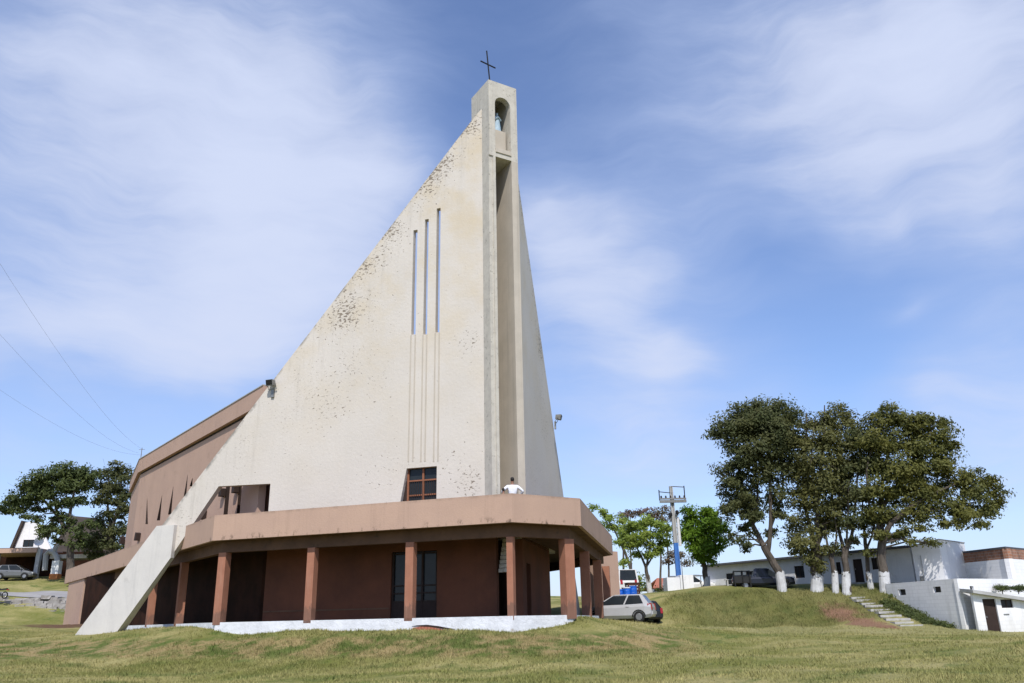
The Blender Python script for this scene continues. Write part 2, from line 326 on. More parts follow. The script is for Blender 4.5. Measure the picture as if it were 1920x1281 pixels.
def _ground(n, b, o, blade=False):
    P = n.add('ShaderNodeNewGeometry').outputs['Position']; X, Y, Z = n.sep(P)
    p = n.comb(X, Y, 0.0)
    dry = n.ramp(n.noise(n.mapping(p, (.6, 1, 1), (0, 0, .2)), .28, 6, .62), .36, .64)
    c = n.mix(dry, (.168, .178, .041, 1), (.405, .350, .152, 1))
    lush = n.ramp(n.noise(n.mapping(p, (.7, 1.2, 1)), .42, 5, .65, .4), .52, .64)
    c = n.mix(n.m('MULTIPLY', lush, .8), c, (.075, .13, .024, 1))
    c = n.mix(n.ramp(n.noise(p, 2.4, 5, .65), .35, .7, 0, .6), c, (.25, .235, .09, 1))
    berm = n.m('MULTIPLY', n.m('MULTIPLY', n.ramp(Z, .22, .5), n.ramp(Z, 1.0, 1.25, 1, 0)), n.m('MULTIPLY', n.ramp(X, 6, 9, 1, 0), n.ramp(Y, 46, 50, 1, 0)))
    bt_ = n.mix(n.ramp(n.noise(n.mapping(p, (.8, 1.2, 1)), .8, 6, .7), .42, .58), (.070, .118, .020, 1), (.34, .25, .125, 1))
    c = n.mix(n.m('MULTIPLY', berm, .85), c, bt_)
    # paler worn strip at the far side of the field
    s = n.m('MULTIPLY', n.ramp(X, 7, 12), n.m('MULTIPLY', n.ramp(Y, 44, 47), n.ramp(Y, 52.5, 55.5, 1, 0)))
    c = n.mix(n.m('MULTIPLY', s, .55), c, (.34, .31, .15, 1))
    bank = n.m('MULTIPLY', n.ramp(X, 9, 13), n.m('MULTIPLY', n.ramp(n.m('ADD', Y, n.noise(p, .5, 4)), 54.8, 56.6), n.ramp(Y, 61, 63, 1, 0)))
    c = n.mix(n.m('MULTIPLY', bank, .7), c, n.mix(n.ramp(n.noise(p, .8, 5), .4, .6), (.135, .13, .042, 1), (.075, .085, .024, 1)))
    c = n.mix(n.ramp(n.noise(p, 11, 4, .7), .42, .72, 0, .55), c, (.085, .09, .03, 1))
    for lst, col, r in ((RED, (.19, .11, .072, 1), 1.25), (MUD, (.11, .065, .04, 1), 3.5)):
        for q0 in lst:
            d2 = n.m('ADD', n.m('POWER', n.m('SUBTRACT', X, float(q0[0])), 2.0), n.m('MULTIPLY', n.m('POWER', n.m('SUBTRACT', Y, float(q0[1])), 2.0), .4))
            f = n.m('ADD', n.m('POWER', 2.718, n.m('MULTIPLY', d2, -1/(r*r))), n.m('MULTIPLY', n.m('SUBTRACT', n.noise(p, 1.2, 6, .7), .5), 1.6))
            c = n.mix(n.ramp(f, .34, .85), c, n.mix(n.noise(p, 2, 4), col, tuple(x*1.5 for x in col[:3])+(1,)))
    bare = n.ramp(n.noise(p, .75, 6, .7), .63, .72)
    c = n.mix(n.m('MULTIPLY', bare, .65), c, (.20, .155, .10, 1))
    if blade: c = n.mix(n.ramp(n.noise(P, 40, 1), .3, .7, 0, .6), c, n.mix(.5, c, (.36, .36, .14, 1)))
    n.put(b.inputs['Base Color'], c); b.inputs['Roughness'].default_value = .95; b.inputs['Specular IOR Level'].default_value = .15
    if not blade: bump(n, b, n.m('ADD', n.noise(p, 7, 6, .7), n.noise(p, 1.5, 3)), .16, .8)
mat('grass_ground', _ground)
mat('grass_blade', lambda n, b, o: _ground(n, b, o, True))

# ------------------------------------------------------------------ mesh builder
def V3(p): return Vector((float(p[0]), float(p[1]), float(p[2])))
class MB:
    def __init__(s): s.v = []; s.f = []; s.m = []; s.uv = []; s.sm = []
    def face(s, pts, mi=0, uv=None, smooth=False):
        i = len(s.v); s.v += [tuple(map(float, p)) for p in pts]; s.f.append(list(range(i, i+len(pts)))); s.m.append(mi)
        s.uv.append(uv or [(0, 0)]*len(pts)); s.sm.append(smooth)
    def hexa(s, b, t, mi=0):
        """b, t: four bottom and four top corners, counter-clockwise seen from above"""
        n = len(b); s.face(list(reversed(b)), mi); s.face(t, mi)
        for i in range(n):
            j = (i+1) % n
            L = math.dist(b[i][:2], b[j][:2])
            s.face([b[i], b[j], t[j], t[i]], mi, [(0, b[i][2]), (L, b[j][2]), (L, t[j][2]), (0, t[i][2])])
    def box(s, c, size, rz=0, mi=0, taper=1.0):
        hx, hy, hz = size[0]/2, size[1]/2, size[2]/2; ca, sa = math.cos(rz), math.sin(rz)
        def P(x, y, z): return (c[0]+x*ca-y*sa, c[1]+x*sa+y*ca, c[2]+z)
        q = [(-hx, -hy), (hx, -hy), (hx, hy), (-hx, hy)]
        s.hexa([P(x, y, -hz) for x, y in q], [P(x*taper, y*taper, hz) for x, y in q], mi)
    def prism(s, poly, z0, z1, mi=0):
        """vertical prism over a counter-clockwise plan polygon; z may be a list"""
        n = len(poly); z0 = z0 if hasattr(z0, '__len__') else [z0]*n; z1 = z1 if hasattr(z1, '__len__') else [z1]*n
        b = [(p[0], p[1], z0[i]) for i, p in enumerate(poly)]; t = [(p[0], p[1], z1[i]) for i, p in enumerate(poly)]
        for tri in tessellate_polygon([[Vector((p[0], p[1], 0)) for p in poly]]):
            T = list(tri)
            a = [poly[i] for i in T]
            if (a[1][0]-a[0][0])*(a[2][1]-a[0][1])-(a[1][1]-a[0][1])*(a[2][0]-a[0][0]) < 0: T.reverse()
            s.face([t[i] for i in T], mi); s.face([b[i] for i in reversed(T)], mi)
        for i in range(n):
            j = (i+1) % n; L = math.dist(b[i][:2], b[j][:2])
            s.face([b[i], b[j], t[j], t[i]], mi, [(0, b[i][2]), (L, b[j][2]), (L, t[j][2]), (0, t[i][2])])
    def wall(s, P0, d, th, outer, holes=(), mi=0, mi_rev=None, off=0.0):
        """vertical wall: plan origin P0, plan direction d, outline (u,z); front face off metres along the outward normal
        (to the right of d), body th thick behind it, with real openings"""
        mi_rev = mi if mi_rev is None else mi_rev
        nx, ny = d[1], -d[0]
        flip = nx*(CAM[0]-P0[0])+ny*(CAM[1]-P0[1]) < 0          # the outward side is the one the photographer stands on
        if flip: nx, ny = -nx, -ny
        def F(u, z, k): return (P0[0]+d[0]*u+nx*(off-k), P0[1]+d[1]*u+ny*(off-k), z)
        def put(pts, m_, uv): s.face(pts[::-1], m_, uv[::-1]) if flip else s.face(pts, m_, uv)
        loops = [list(outer)]+[list(h) for h in holes]
        flat = [p for L in loops for p in L]
        for tri in tessellate_polygon([[Vector((p[0], p[1], 0)) for p in L] for L in loops]):
            T = list(tri); a = [flat[i] for i in T]
            ar = (a[1][0]-a[0][0])*(a[2][1]-a[0][1])-(a[1][1]-a[0][1])*(a[2][0]-a[0][0])
            if ar < 0: T.reverse()
            put([F(*flat[i], 0) for i in T], mi, [flat[i] for i in T])
            put([F(*flat[i], th) for i in reversed(T)], mi, [flat[i] for i in reversed(T)])
        for k, L in enumerate(loops):
            ar = sum(L[i][0]*L[(i+1) % len(L)][1]-L[(i+1) % len(L)][0]*L[i][1] for i in range(len(L)))
            if (ar < 0) != (k > 0): L = L[::-1]
            for i in range(len(L)):
                p, q_ = L[i], L[(i+1) % len(L)]
                put([F(*p, 0), F(*p, th), F(*q_, th), F(*q_, 0)], mi if k == 0 else mi_rev, [p, (p[0]+th, p[1]), (q_[0]+th, q_[1]), q_])
    def tube(s, pts, rads, seg=8, mi=0, caps=True, smooth=True):
        pts = [Vector(p) for p in pts]; rads = rads if hasattr(rads, '__len__') else [rads]*len(pts)
        rings = []; prev = None
        for i, p in enumerate(pts):
            t = (pts[min(i+1, len(pts)-1)]-pts[max(i-1, 0)]).normalized()
            ref = Vector((0, 0, 1)) if abs(t.z) < .95 else Vector((1, 0, 0))
            if prev is None: x = t.cross(ref).normalized()
            else:
                x = prev-t*prev.dot(t); x = x.normalized() if x.length > 1e-6 else t.cross(ref).normalized()
            prev = x; y = t.cross(x)
            rings.append([p+(x*math.cos(2*math.pi*k/seg)+y*math.sin(2*math.pi*k/seg))*rads[i] for k in range(seg)])
        for a, b in zip(rings, rings[1:]):
            for k in range(seg):
                j = (k+1) % seg; s.face([a[k], a[j], b[j], b[k]], mi, None, smooth)
        if caps: s.face(rings[0][::-1], mi); s.face(rings[-1], mi)
    def lathe(s, c, prof, seg=16, mi=0, sx=1.0, sy=1.0):
        rings = [[(c[0]+r*sx*math.cos(2*math.pi*k/seg), c[1]+r*sy*math.sin(2*math.pi*k/seg), c[2]+z) for k in range(seg)] for r, z in prof]
        for a, b in zip(rings, rings[1:]):
            for k in range(seg):
                j = (k+1) % seg; s.face([a[k], a[j], b[j], b[k]], mi, None, True)
        s.face(rings[0][::-1], mi); s.face(rings[-1], mi)
    def build(s, name, mats, parent=None, weld=False):
        me = bpy.data.meshes.new(name)
        o = bpy.data.objects.new(name, me); COL.objects.link(o)
        off = Vector((0, 0, 0))
        if parent is not None:
            o.parent = parent; q_ = parent
            if parent.get('local_space') is None:
                while q_ is not None: off += q_.location; q_ = q_.parent
            else: o['local_space'] = 1
        me.from_pydata([(v[0]-off.x, v[1]-off.y, v[2]-off.z) for v in s.v], [], s.f)
        for m_ in (mats if isinstance(mats, (list, tuple)) else [mats]): me.materials.append(MATS[m_])
        me.polygons.foreach_set('material_index', s.m); me.polygons.foreach_set('use_smooth', s.sm)
        uvl = me.uv_layers.new(name='UVMap'); uvl.data.foreach_set('uv', [c for f in s.uv for p in f for c in p])
        if weld:
            bm = bmesh.new(); bm.from_mesh(me); bmesh.ops.remove_doubles(bm, verts=bm.verts, dist=1e-4); bm.to_mesh(me); bm.free()
        me.update(); return o

def tag(o, label=None, cat=None, group=None, kind=None):
    if label: o['label'] = label
    if cat: o['category'] = cat
    if group: o['group'] = group
    if kind: o['kind'] = kind
    return o
def thing(name, loc, label, cat, group=None, rz=0.0, local=False):
    o = bpy.data.objects.new(name, None); COL.objects.link(o); o.location = tuple(map(float, loc)); o.rotation_euler = (0, 0, rz)
    o.empty_display_size = .3
    if local: o['local_space'] = 1
    return tag(o, label, cat, group)
def offset_line(pts, d):
    """open polyline moved d to its left, mitred"""
    P = [np.array(p, float) for p in pts]; out = []
    for i in range(len(P)):
        ns = []
        for a, b in ((i-1, i), (i, i+1)):
            if a >= 0 and b < len(P):
                t = P[b]-P[a]; t /= np.linalg.norm(t); ns.append(np.array([-t[1], t[0]]))
        if len(ns) == 1: out.append(P[i]+ns[0]*d)
        else:
            m_ = ns[0]+ns[1]; m_ /= np.linalg.norm(m_); out.append(P[i]+m_*d/max(.3, m_.dot(ns[0])))
    return out

# ------------------------------------------------------------------ ground
PA, PC, PD, PE, PF = (np.array(p) for p in ((-41.4, 78.2), (-14.95, 41.45), (-.14, 36.0), (2.97, 38.0), (6.4, 56.2)))
PG = PF+22*dr(112)
OUT = [PA, PC, PD, PE, PF, PG]
PL = offset_line(OUT, .55)                     # plinth line
cp = []
def G(x, y, Y): p = aty(x, y, Y); cp.append((p[0], p[1], p[2]))
def W(x, y, z): cp.append((x, y, z))
for X in (-60, -40, -24, -10, 0, 12, 30, 50):
    W(X, 4, -.05); W(X, 16, -.02)
for X in (-30, -22, -12, -4, 4): W(X, 26, 0)
for p_, z_ in zip(offset_line([PA, PC, PD, PE, PF], -3.0)[1:4], (.22, .10, .35)): W(p_[0], p_[1], z_)
for f_ in (.2, .4, .6, .8): p_ = PC*(1-f_)+PD*f_; W(p_[0]-1.1, p_[1]-3.1, .12)
W(-21, 43.0, .62); W(-27, 45.5, .95); W(-19, 40, .3); W(-24, 39, .35); W(-32, 42, .7); W(6, 34, .35)
for X, z in ((12, .1), (22, .15), (34, .2)): W(X, 28, z)
for X, z in ((9, .75), (16, .5), (26, .42), (38, .40)): W(X, 39, z)
# foot of the plinth, left to right
for x, y, Y in ((147, 1190, 48.2), (182, 1191, 47.6), (215, 1190, 47.0), (280, 1183, 47.2), (335, 1181, 44.8), (398, 1183, 42.0), (440, 1199, 40.6), (500, 1196, 40.0),
                (545, 1190, 39.6), (580, 1187, 39.2), (660, 1185, 38.6), (770, 1184, 37.8), (830, 1188, 37.3), (900, 1190, 36.8), (960, 1193, 36.2), (1010, 1181, 37.0),
                (1060, 1172, 37.8), (1100, 1159, 38.6), (1120, 1162, 40)): G(x, y, Y)
for x, y, Y in ((1144, 1169, 43), (1190, 1172, 45), (1240, 1176, 46.5), (1300, 1179, 48), (1420, 1180, 50), (1560, 1181, 51), (1700, 1181, 51.5), (1812, 1184, 51.5), (1880, 1186, 51), (1960, 1190, 50)): G(x, y, Y)
for X, Y, z in ((8, 52, 1.35), (10, 56, 1.45), (7.5, 60, 1.6), (0, 48, 1.5), (-10, 50, 1.5), (-20, 60, 1.6), (0, 60, 1.6), (-10, 75, 1.7)): W(X, Y, z)
for x, Y, z in ((1250, 54.5, 1.2), (1340, 56.4, 1.08), (1430, 56.6, 1.0), (1530, 56.2, .95), (1390, 54, .98), (1480, 53.5, .92)): p = aty(x, 1170, Y); W(p[0], Y, z)
for x, y, Y in ((1180, 1121, 63), (1225, 1116, 62), (1250, 1114, 61.5), (1320, 1113, 61), (1400, 1112, 61), (1470, 1112, 61), (1530, 1112, 60.5), (1580, 1114, 60), (1604, 1118, 59.4),
                (1640, 1133, 57.4), (1680, 1152, 55.2), (1712, 1172, 53.2), (1575, 1145, 57.6), (1560, 1172, 55.2), (1640, 1164, 54.8), (1450, 1146, 58.6), (1350, 1146, 58.6), (1260, 1146, 58),
                (1812, 1185, 52.4), (1740, 1161, 54.9), (1700, 1139, 56.7), (1668, 1114, 58.4)): G(x, y, Y)
for X, Y, z in ((20, 72, 3.8), (28, 70, 3.9), (36, 66, 3.95), (26, 85, 4.1), (10, 80, 3.6), (34, 62, 3.9), (10, 100, 3.9), (30, 100, 4.1), (50, 70, 4.0), (44, 56, .6), (46, 48, .4), (58, 55, .6), (60, 75, 3.5)): W(X, Y, z)
# left: rising lawn, stone bank, road, upper lawn
for x, y, Y in ((60, 1162, 80), (0, 1160, 80), (-120, 1160, 78), (110, 1172, 78), (60, 1172, 66), (0, 1176, 62), (-120, 1178, 58), (80, 1188, 56)): G(x, y, Y)
for x, y, Y in ((110, 1121, 84), (60, 1121, 84), (0, 1121, 84), (-120, 1123, 84), (60, 1111, 89), (0, 1111, 89), (-100, 1112, 89), (60, 1086, 97), (0, 1086, 97), (130, 1086, 97), (-100, 1088, 97)): G(x, y, Y)
W(-50, 110, 8.2); W(-70, 110, 8.2); W(-30, 110, 7); W(-20, 95, 3.5); W(0, 110, 3.8); W(60, 110, 4)
cp = np.array(cp)
K = np.hypot(cp[:, None, 0]-cp[None, :, 0], cp[:, None, 1]-cp[None, :, 1])
nC = len(cp); A_ = np.zeros((nC+1, nC+1)); A_[:nC, :nC] = -K + np.eye(nC)*-.05*0 - np.eye(nC)*.08; A_[:nC, nC] = 1; A_[nC, :nC] = 1
sol = np.linalg.lstsq(A_, np.append(cp[:, 2], 0), rcond=None)[0]
_ph = RNG.uniform(0, 6.28, (14, 3)); _fr = RNG.uniform(.25, 1.7, 14)
def gz(x, y):
    x = np.asarray(x, float); y = np.asarray(y, float); sh = x.shape; xf = x.ravel(); yf = y.ravel(); z = np.empty_like(xf)
    for i in range(0, len(xf), 4000):
        dd = np.hypot(xf[i:i+4000, None]-cp[None, :, 0], yf[i:i+4000, None]-cp[None, :, 1]); z[i:i+4000] = -dd@sol[:nC]+sol[nC]
    for (a, b, c), f in zip(_ph, _fr): z += .022/f**.7*np.sin(f*(xf*math.cos(a)+yf*math.sin(a))+b)
    t = np.clip((np.hypot(xf, yf-50)-75)/90, 0, 1); t = t*t*(3-2*t)
    z = np.clip(z, -1.5, 9)*(1-t)+t*1.0
    return z.reshape(sh)
def gz1(x, y): return float(gz(np.array([x]), np.array([y]))[0])
def axis(c0, c1, step, far, n): 
    core = np.arange(c0, c1+step/2, step); e = np.geomspace(step*1.5, far, n)
    return np.concatenate([(c0-e)[::-1], core, c1+e])
gx = axis(-62, 62, .5, 2500, 26); gy = axis(6, 108, .45, 2500, 26)
GX, GY = np.meshgrid(gx, gy); GZ = gz(GX, GY)
me = bpy.data.meshes.new('ground'); nx_, ny_ = len(gx), len(gy)
idx = np.arange(nx_*ny_).reshape(ny_, nx_)
qd = np.stack([idx[:-1, :-1], idx[:-1, 1:], idx[1:, 1:], idx[1:, :-1]], -1).reshape(-1, 4)
def fast_mesh(me, verts, quads):
    verts = np.asarray(verts, np.float32); quads = np.asarray(quads, np.int32); k = quads.shape[1]
    me.vertices.add(len(verts)); me.vertices.foreach_set('co', verts.ravel())
    me.loops.add(quads.size); me.loops.foreach_set('vertex_index', quads.ravel())
    me.polygons.add(len(quads)); me.polygons.foreach_set('loop_start', np.arange(0, quads.size, k, dtype=np.int32))
    me.polygons.foreach_set('loop_total', np.full(len(quads), k, np.int32)); me.update(calc_edges=True)
fast_mesh(me, np.stack([GX.ravel(), GY.ravel(), GZ.ravel()], -1), qd)
me.polygons.foreach_set('use_smooth', np.ones(len(qd), bool)); me.materials.append(MATS['grass_ground'])
go = bpy.data.objects.new('ground', me); COL.objects.link(go); tag(go, 'mown patchy lawn and grassy banks', 'ground', kind='structure')

# mown grass blades over the near field and the bank below the porch
def inside_porch(x, y):
    ok = np.ones(len(x), bool)
    poly = [PL[0], PL[1], PL[2], PL[3], PL[4], PL[5]]
    for a, b in zip(poly, poly[1:]):
        ok &= ((b[0]-a[0])*(y-a[1])-(b[1]-a[1])*(x-a[0])) > -.02
    return ok
nb = 330000
Yb = 15+(58-15)*RNG.random(nb)**1.5; Xb = (RNG.random(nb)*1.36-.68)*Yb
keep = ~inside_porch(Xb, Yb)
dn = np.sin(Xb*1.9+1.3*np.sin(Yb*1.3))+np.sin(Yb*2.3+1.7*np.sin(Xb*.9))+RNG.normal(0, .7, nb)
keep &= dn > -1.1
Xb, Yb, dn = Xb[keep], Yb[keep], dn[keep]; Zb = gz(Xb, Yb); nb = len(Xb)
hgt = RNG.uniform(.03, .085, nb)*(1+.35*np.clip(dn, -1, 2)); th = RNG.uniform(0, 6.28, nb); wd = RNG.uniform(.010, .022, nb)
lx, ly = RNG.normal(0, .45, nb)*hgt, RNG.normal(0, .45, nb)*hgt
vb = np.empty((nb, 3, 3)); vb[:, 0] = np.stack([Xb-wd*np.cos(th), Yb-wd*np.sin(th), Zb-.01], -1)
vb[:, 1] = np.stack([Xb+wd*np.cos(th), Yb+wd*np.sin(th), Zb-.01], -1); vb[:, 2] = np.stack([Xb+lx, Yb+ly, Zb+hgt], -1)
tx_, ty_, th_ = [], [], []
edge = offset_line(OUT, .50)
for i in range(1, 4):
    a_, b_ = edge[i], edge[i+1] if i < 3 else edge[3]+(edge[4]-edge[3])*.35
    L_ = np.linalg.norm(b_-a_); nrm = np.array([(b_-a_)[1], -(b_-a_)[0]])/L_
    for _ in range(int(L_*9)):
        c_ = a_+(b_-a_)*RNG.random()+nrm*abs(RNG.normal(0, .35)); k_ = RNG.integers(8, 40); hh_ = RNG.uniform(.05, .15)
        tx_ += list(c_[0]+RNG.normal(0, .10, k_)); ty_ += list(c_[1]+RNG.normal(0, .10, k_)); th_ += list(hh_*RNG.uniform(.5, 1.1, k_))
for _ in range(2600):
    f_ = RNG.random(); c_ = (PC*(1-f_)+PD*f_)+np.array([RNG.uniform(-9, 8), -RNG.uniform(.2, 4.5)]); k_ = RNG.integers(6, 26); hh_ = RNG.uniform(.05, .16)
    tx_ += list(c_[0]+RNG.normal(0, .12, k_)); ty_ += list(c_[1]+RNG.normal(0, .12, k_)); th_ += list(hh_*RNG.uniform(.5, 1.1, k_))
for _ in range(2600):
    c_ = np.array([RNG.uniform(10, 34), RNG.uniform(55.5, 61.5)]); k_ = RNG.integers(5, 14); hh_ = RNG.uniform(.08, .28)
    tx_ += list(c_[0]+RNG.normal(0, .16, k_)); ty_ += list(c_[1]+RNG.normal(0, .16, k_)); th_ += list(hh_*RNG.uniform(.5, 1.1, k_))
tx_, ty_, th_ = np.array(tx_), np.array(ty_), np.array(th_); kp = ~inside_porch(tx_, ty_); tx_, ty_, th_ = tx_[kp], ty_[kp], th_[kp]; tz_ = gz(tx_, ty_); m_ = len(tx_)
an_ = RNG.uniform(0, 6.28, m_); ww = RNG.uniform(.012, .022, m_); v2 = np.empty((m_, 3, 3))
v2[:, 0] = np.stack([tx_-ww*np.cos(an_), ty_-ww*np.sin(an_), tz_-.01], -1); v2[:, 1] = np.stack([tx_+ww*np.cos(an_), ty_+ww*np.sin(an_), tz_-.01], -1)
v2[:, 2] = np.stack([tx_+RNG.normal(0, .4, m_)*th_, ty_+RNG.normal(0, .4, m_)*th_, tz_+th_], -1)
vb = np.concatenate([vb, v2]); nb += m_
me = bpy.data.meshes.new('grass'); fast_mesh(me, vb.reshape(-1, 3), np.arange(nb*3).reshape(-1, 3)); me.materials.append(MATS['grass_blade'])
go = bpy.data.objects.new('grass', me); COL.objects.link(go); tag(go, 'short mown grass blades covering the lawn and bank', 'grass', kind='stuff')

# ------------------------------------------------------------------ church
AX = dr(120.8); LT = np.array([-AX[1], AX[0]])               # axis to the back, lateral to the left
M0 = (PD+PE)/2; T0 = M0+3.3*AX                                # centre of the tower's front face
ZP, ZS, ZPT = 1.84, 5.66, 6.89                                # porch floor, soffit, parapet top
church = thing('church', (M0[0]+3*AX[0], M0[1]+3*AX[1], 1.3), 'tall pale triangular concrete church with a slim bell tower and a brown columned porch', 'church')
HL, HR = .90, .93
LW0 = T0+.8*AX+HL*LT; LD = dr(161.3)                          # left spire wall
RW0 = T0+.8*AX-HR*LT; RD = dr(78.3)                           # right spire wall
def lp(x, y): return tuple(onplane(x, y, LW0, LD))
FLAKES = [(*lp(645, 588), 1.5, .75), (*lp(690, 575), 1.2, .45), (*lp(650, 690), 1.7, .36), (*lp(620, 760), 1.6, .40), (*lp(700, 720), 1.6, .26),
          (*lp(880, 905), .9, .62), (*lp(850, 880), 1.3, .34), (*lp(720, 885), 1.8, .30), (*lp(845, 300), 1.3, .45), (*lp(880, 640), .9, .5),
          (*lp(790, 350), 1.6, .5), (*lp(720, 450), 1.6, .45)]
mat('spire_plaster', _spire)
# ---- left spire wall: triangle with raking leg, three slits, big opening, window
foot_l, foot_r = lp(147, 1190), lp(215, 1190)
o1, o2 = lp(410, 912), lp(507, 907); leg_in = lp(363, 975)
ztop = 29.25; sl_ = (ztop-foot_l[1])/(foot_l[0]-0)
outer = [(0, 7.0-1.5), (o2[0], 5.5), o2, o1, foot_r[0:1]+(foot_r[1]-.3,), (foot_l[0]+.25, foot_l[1]-.3), (.35, ztop-.35*1.183*.0-.15), (0, ztop)]
outer[6] = (.3, 29.0)
slits = []
for (xa, ya, xb, yb, xc, yc, xd, yd) in ((770, 629, 780, 626, 782, 430, 776, 433), (792, 629, 800.5, 626, 804, 409, 798, 413), (815, 625, 824.5, 622, 825.5, 389, 820, 392)):
    slits.append([lp(xa, ya), lp(xb, yb), lp(xc, yc), lp(xd, yd)])
def rect(us, z0, z1): return [(min(us), z0), (max(us), z0), (max(us), z1), (min(us), z1)]
slit_r = []
for s_ in slits:
    u0 = (s_[0][0]+s_[3][0])/2; u1 = (s_[1][0]+s_[2][0])/2; slit_r.append((u1, u0, (s_[0][1]+s_[1][1])/2, (s_[2][1]+s_[3][1])/2))
wt_l, wt_r, wb_r, wb_l = lp(762.5, 878.5), lp(819, 874), lp(819, 931), lp(752, 934)
wz0 = ZPT-.9; wk = (wb_l[0]-wt_l[0])/(wt_l[1]-wb_l[1])
win = [wt_r, wt_l, (wt_l[0]+wk*(wt_l[1]-wz0), wz0), (wt_r[0], wz0)]
TH = .32
mb = MB(); mb.wall(LW0, LD, TH, outer, [rect((a, b), z0, z1) for a, b, z0, z1 in slit_r]+[win])
mb.build('spire_wall', ['spire_plaster'], church)
# the shallow vertical ribs below the slits
for i, (a, b, z0, z1) in enumerate(slit_r):
    mb = MB()
    zb = lp((762, 788, 811)[i], 866)[1]
    for ue in (a-.03, b-.03): mb.wall(LW0, LD, .05, rect((ue, ue+.07), zb, z0-.02), off=.016)
    mb.build('rib', ['inner_plaster'], church)
# window in the wall: frame with bars, panes
wf = MB(); IN = -.20
def bar(mb, u0, u1, z0, z1, off=IN, th=.06): mb.wall(LW0, LD, th, rect((u0, u1), z0, z1), off=off)
ur, ul = wt_r[0], wt_l[0]; zt_ = wt_l[1]
for k in range(3): u = ur+(ul-ur)*k/2; bar(wf, u-.05, u+.05, wz0, zt_-.02)
for z in (wz0+.05, zt_-1.35, zt_-.62): bar(wf, ur+.05, ul-.05, z-.035, z+.035, IN-.004)
win_o = wf.build('window', ['window_frame'], church); win_o['label'] = 'brown framed barred window behind the parapet'
bb = MB()
for k in range(1, 14): u = ur+(ul-ur)*k/14; bar(bb, u-.01, u+.01, wz0, zt_-.65, IN+.03, .02)
bb.build('bars', ['wood_dark'], win_o)
pn = MB(); pn.wall(LW0, LD, .02, rect((ur-.05, ul+.05), wz0, zt_-.01), off=IN-.07); pn.build('pane', ['glass'], win_o)
sj = MB(); sj.wall(LW0, LD, .06, [(ul+.055, wz0), (win[2][0], wz0), (ul+.055, zt_-.1)], off=IN-.03); sj.build('jamb', ['wood_dark'], win_o)
# outer layer of the raking leg below the ledge
ledge_l, ledge_r, lo_r = lp(299, 987), lp(332.5, 985), lp(332.5, 1046)
mb = MB(); zl = (ledge_l[1]+ledge_r[1])/2
mb.wall(LW0, LD, .26, [(ledge_r[0], lo_r[1]), (ledge_r[0], zl), (ledge_l[0]-.02, zl), (foot_l[0]+.22, foot_l[1]-.3), (foot_r[0], foot_r[1]-.3)], off=.24)
mb.build('buttress', ['leg_plaster'], church)
# ---- right spire wall, mirror of the left one
def rp(x, y): return tuple(onplane(x, y, RW0, RD))
def rwall(mb, th, outer, holes=(), off=0.0):
    mb.wall(RW0, RD, th, outer, holes, off=off)
rz0 = 28.9; rk = 1.22
ru = (rz0-1.5)/rk
mb = MB(); rwall(mb, TH, [(0, 5.5), (11.2, 5.5), (11.2, 9.0), (14.2, 9.0), (ru-2.4, 1.0), (ru+.2, 1.0), (.3, rz0-.3), (0, rz0-.1)])
mb.build('spire_wall', ['spire_plaster'], church)
mb = MB(); rwall(mb, .05, rect((2.9, 4.5), 6.0, 7.9), off=.01); dd_ = mb.build('window', ['window_frame'], church)
# ---- tower: two piers, lintel, arched niche
def tw(s_, t_): p = T0+AX*s_+LT*t_; return (p[0], p[1])
def tbox(mb, s0, s1, t0, t1, z0, z1, mi=0): mb.prism([tw(s0, t1), tw(s0, t0), tw(s1, t0), tw(s1, t1)][::1], z0, z1, mi)
ZTOP, ZSILL, ZLINT = 30.72, 26.25, 25.85
tL = onplane(938, 920, T0, LT)[0]; tR = onplane(972, 920, T0, LT)[0]          # slot edges
DPT = 2.05
# front slab with niche arch opening (wall runs right to left so that its outward normal faces the viewer)
mb = MB()
TRd = LT                                       # direction to the left; outward normal is right of it
n_l, n_r = .50, -.50
def arch(cx_, w_, zs, zb, n=10): return [(cx_-w_, zb), (cx_+w_, zb)]+[(cx_+w_*math.cos(math.pi*k/n), zs+w_*math.sin(math.pi*k/n)) for k in range(n+1)]
aw = (n_l-n_r)/2; zar = 29.30
mb.wall(T0, TRd, .38, [(-HR, ZLINT), (HL, ZLINT), (HL, ZTOP), (-HR, ZTOP)], [arch(0, aw, zar, ZSILL+.02)])
tbox(mb, .381, DPT-.251, n_l+.02, HL, ZLINT, ZTOP); tbox(mb, .381, DPT-.251, -HR, n_r-.02, ZLINT, ZTOP)
tbox(mb, DPT-.25, DPT, -HR, HL, ZLINT, ZTOP)
tbox(mb, .381, DPT-.251, n_r-.019, n_l+.019, ZLINT, ZSILL+.02)
tbox(mb, .381, DPT-.251, n_r-.019, n_l+.019, ZTOP-.45, ZTOP)
tower = mb.build('tower', ['grey_plaster'], church)
# lower piers, slightly stepped
mb = MB(); tbox(mb, 0, DPT+.9, tL, .66, 5.5, ZLINT-.003); tbox(mb, .06, .95, .661, HL, 5.5, ZLINT-.003); mb.build('pier', ['grey_plaster'], church)
mb = MB(); tbox(mb, 0, DPT+.9, -HR, tR, 5.5, ZLINT-.003); mb.build('pier', ['inner_plaster'], church)
mb = MB(); tbox(mb, DPT+.9, DPT+1.1, -HR-.4, HL+.2, 5.5, 27); mb.build('tower_back', ['inner_plaster'], church)
mb = MB(); tbox(mb, -.05, .42, n_r+.01, n_l-.01, ZSILL-.12, ZSILL+.14); mb.build('niche_sill', ['inner_plaster'], church)
mb = MB(); tbox(mb, .40, 1.25, -.40, .38, ZSILL+.15, ZSILL+1.62); mb.build('pedestal', ['inner_plaster'], church)
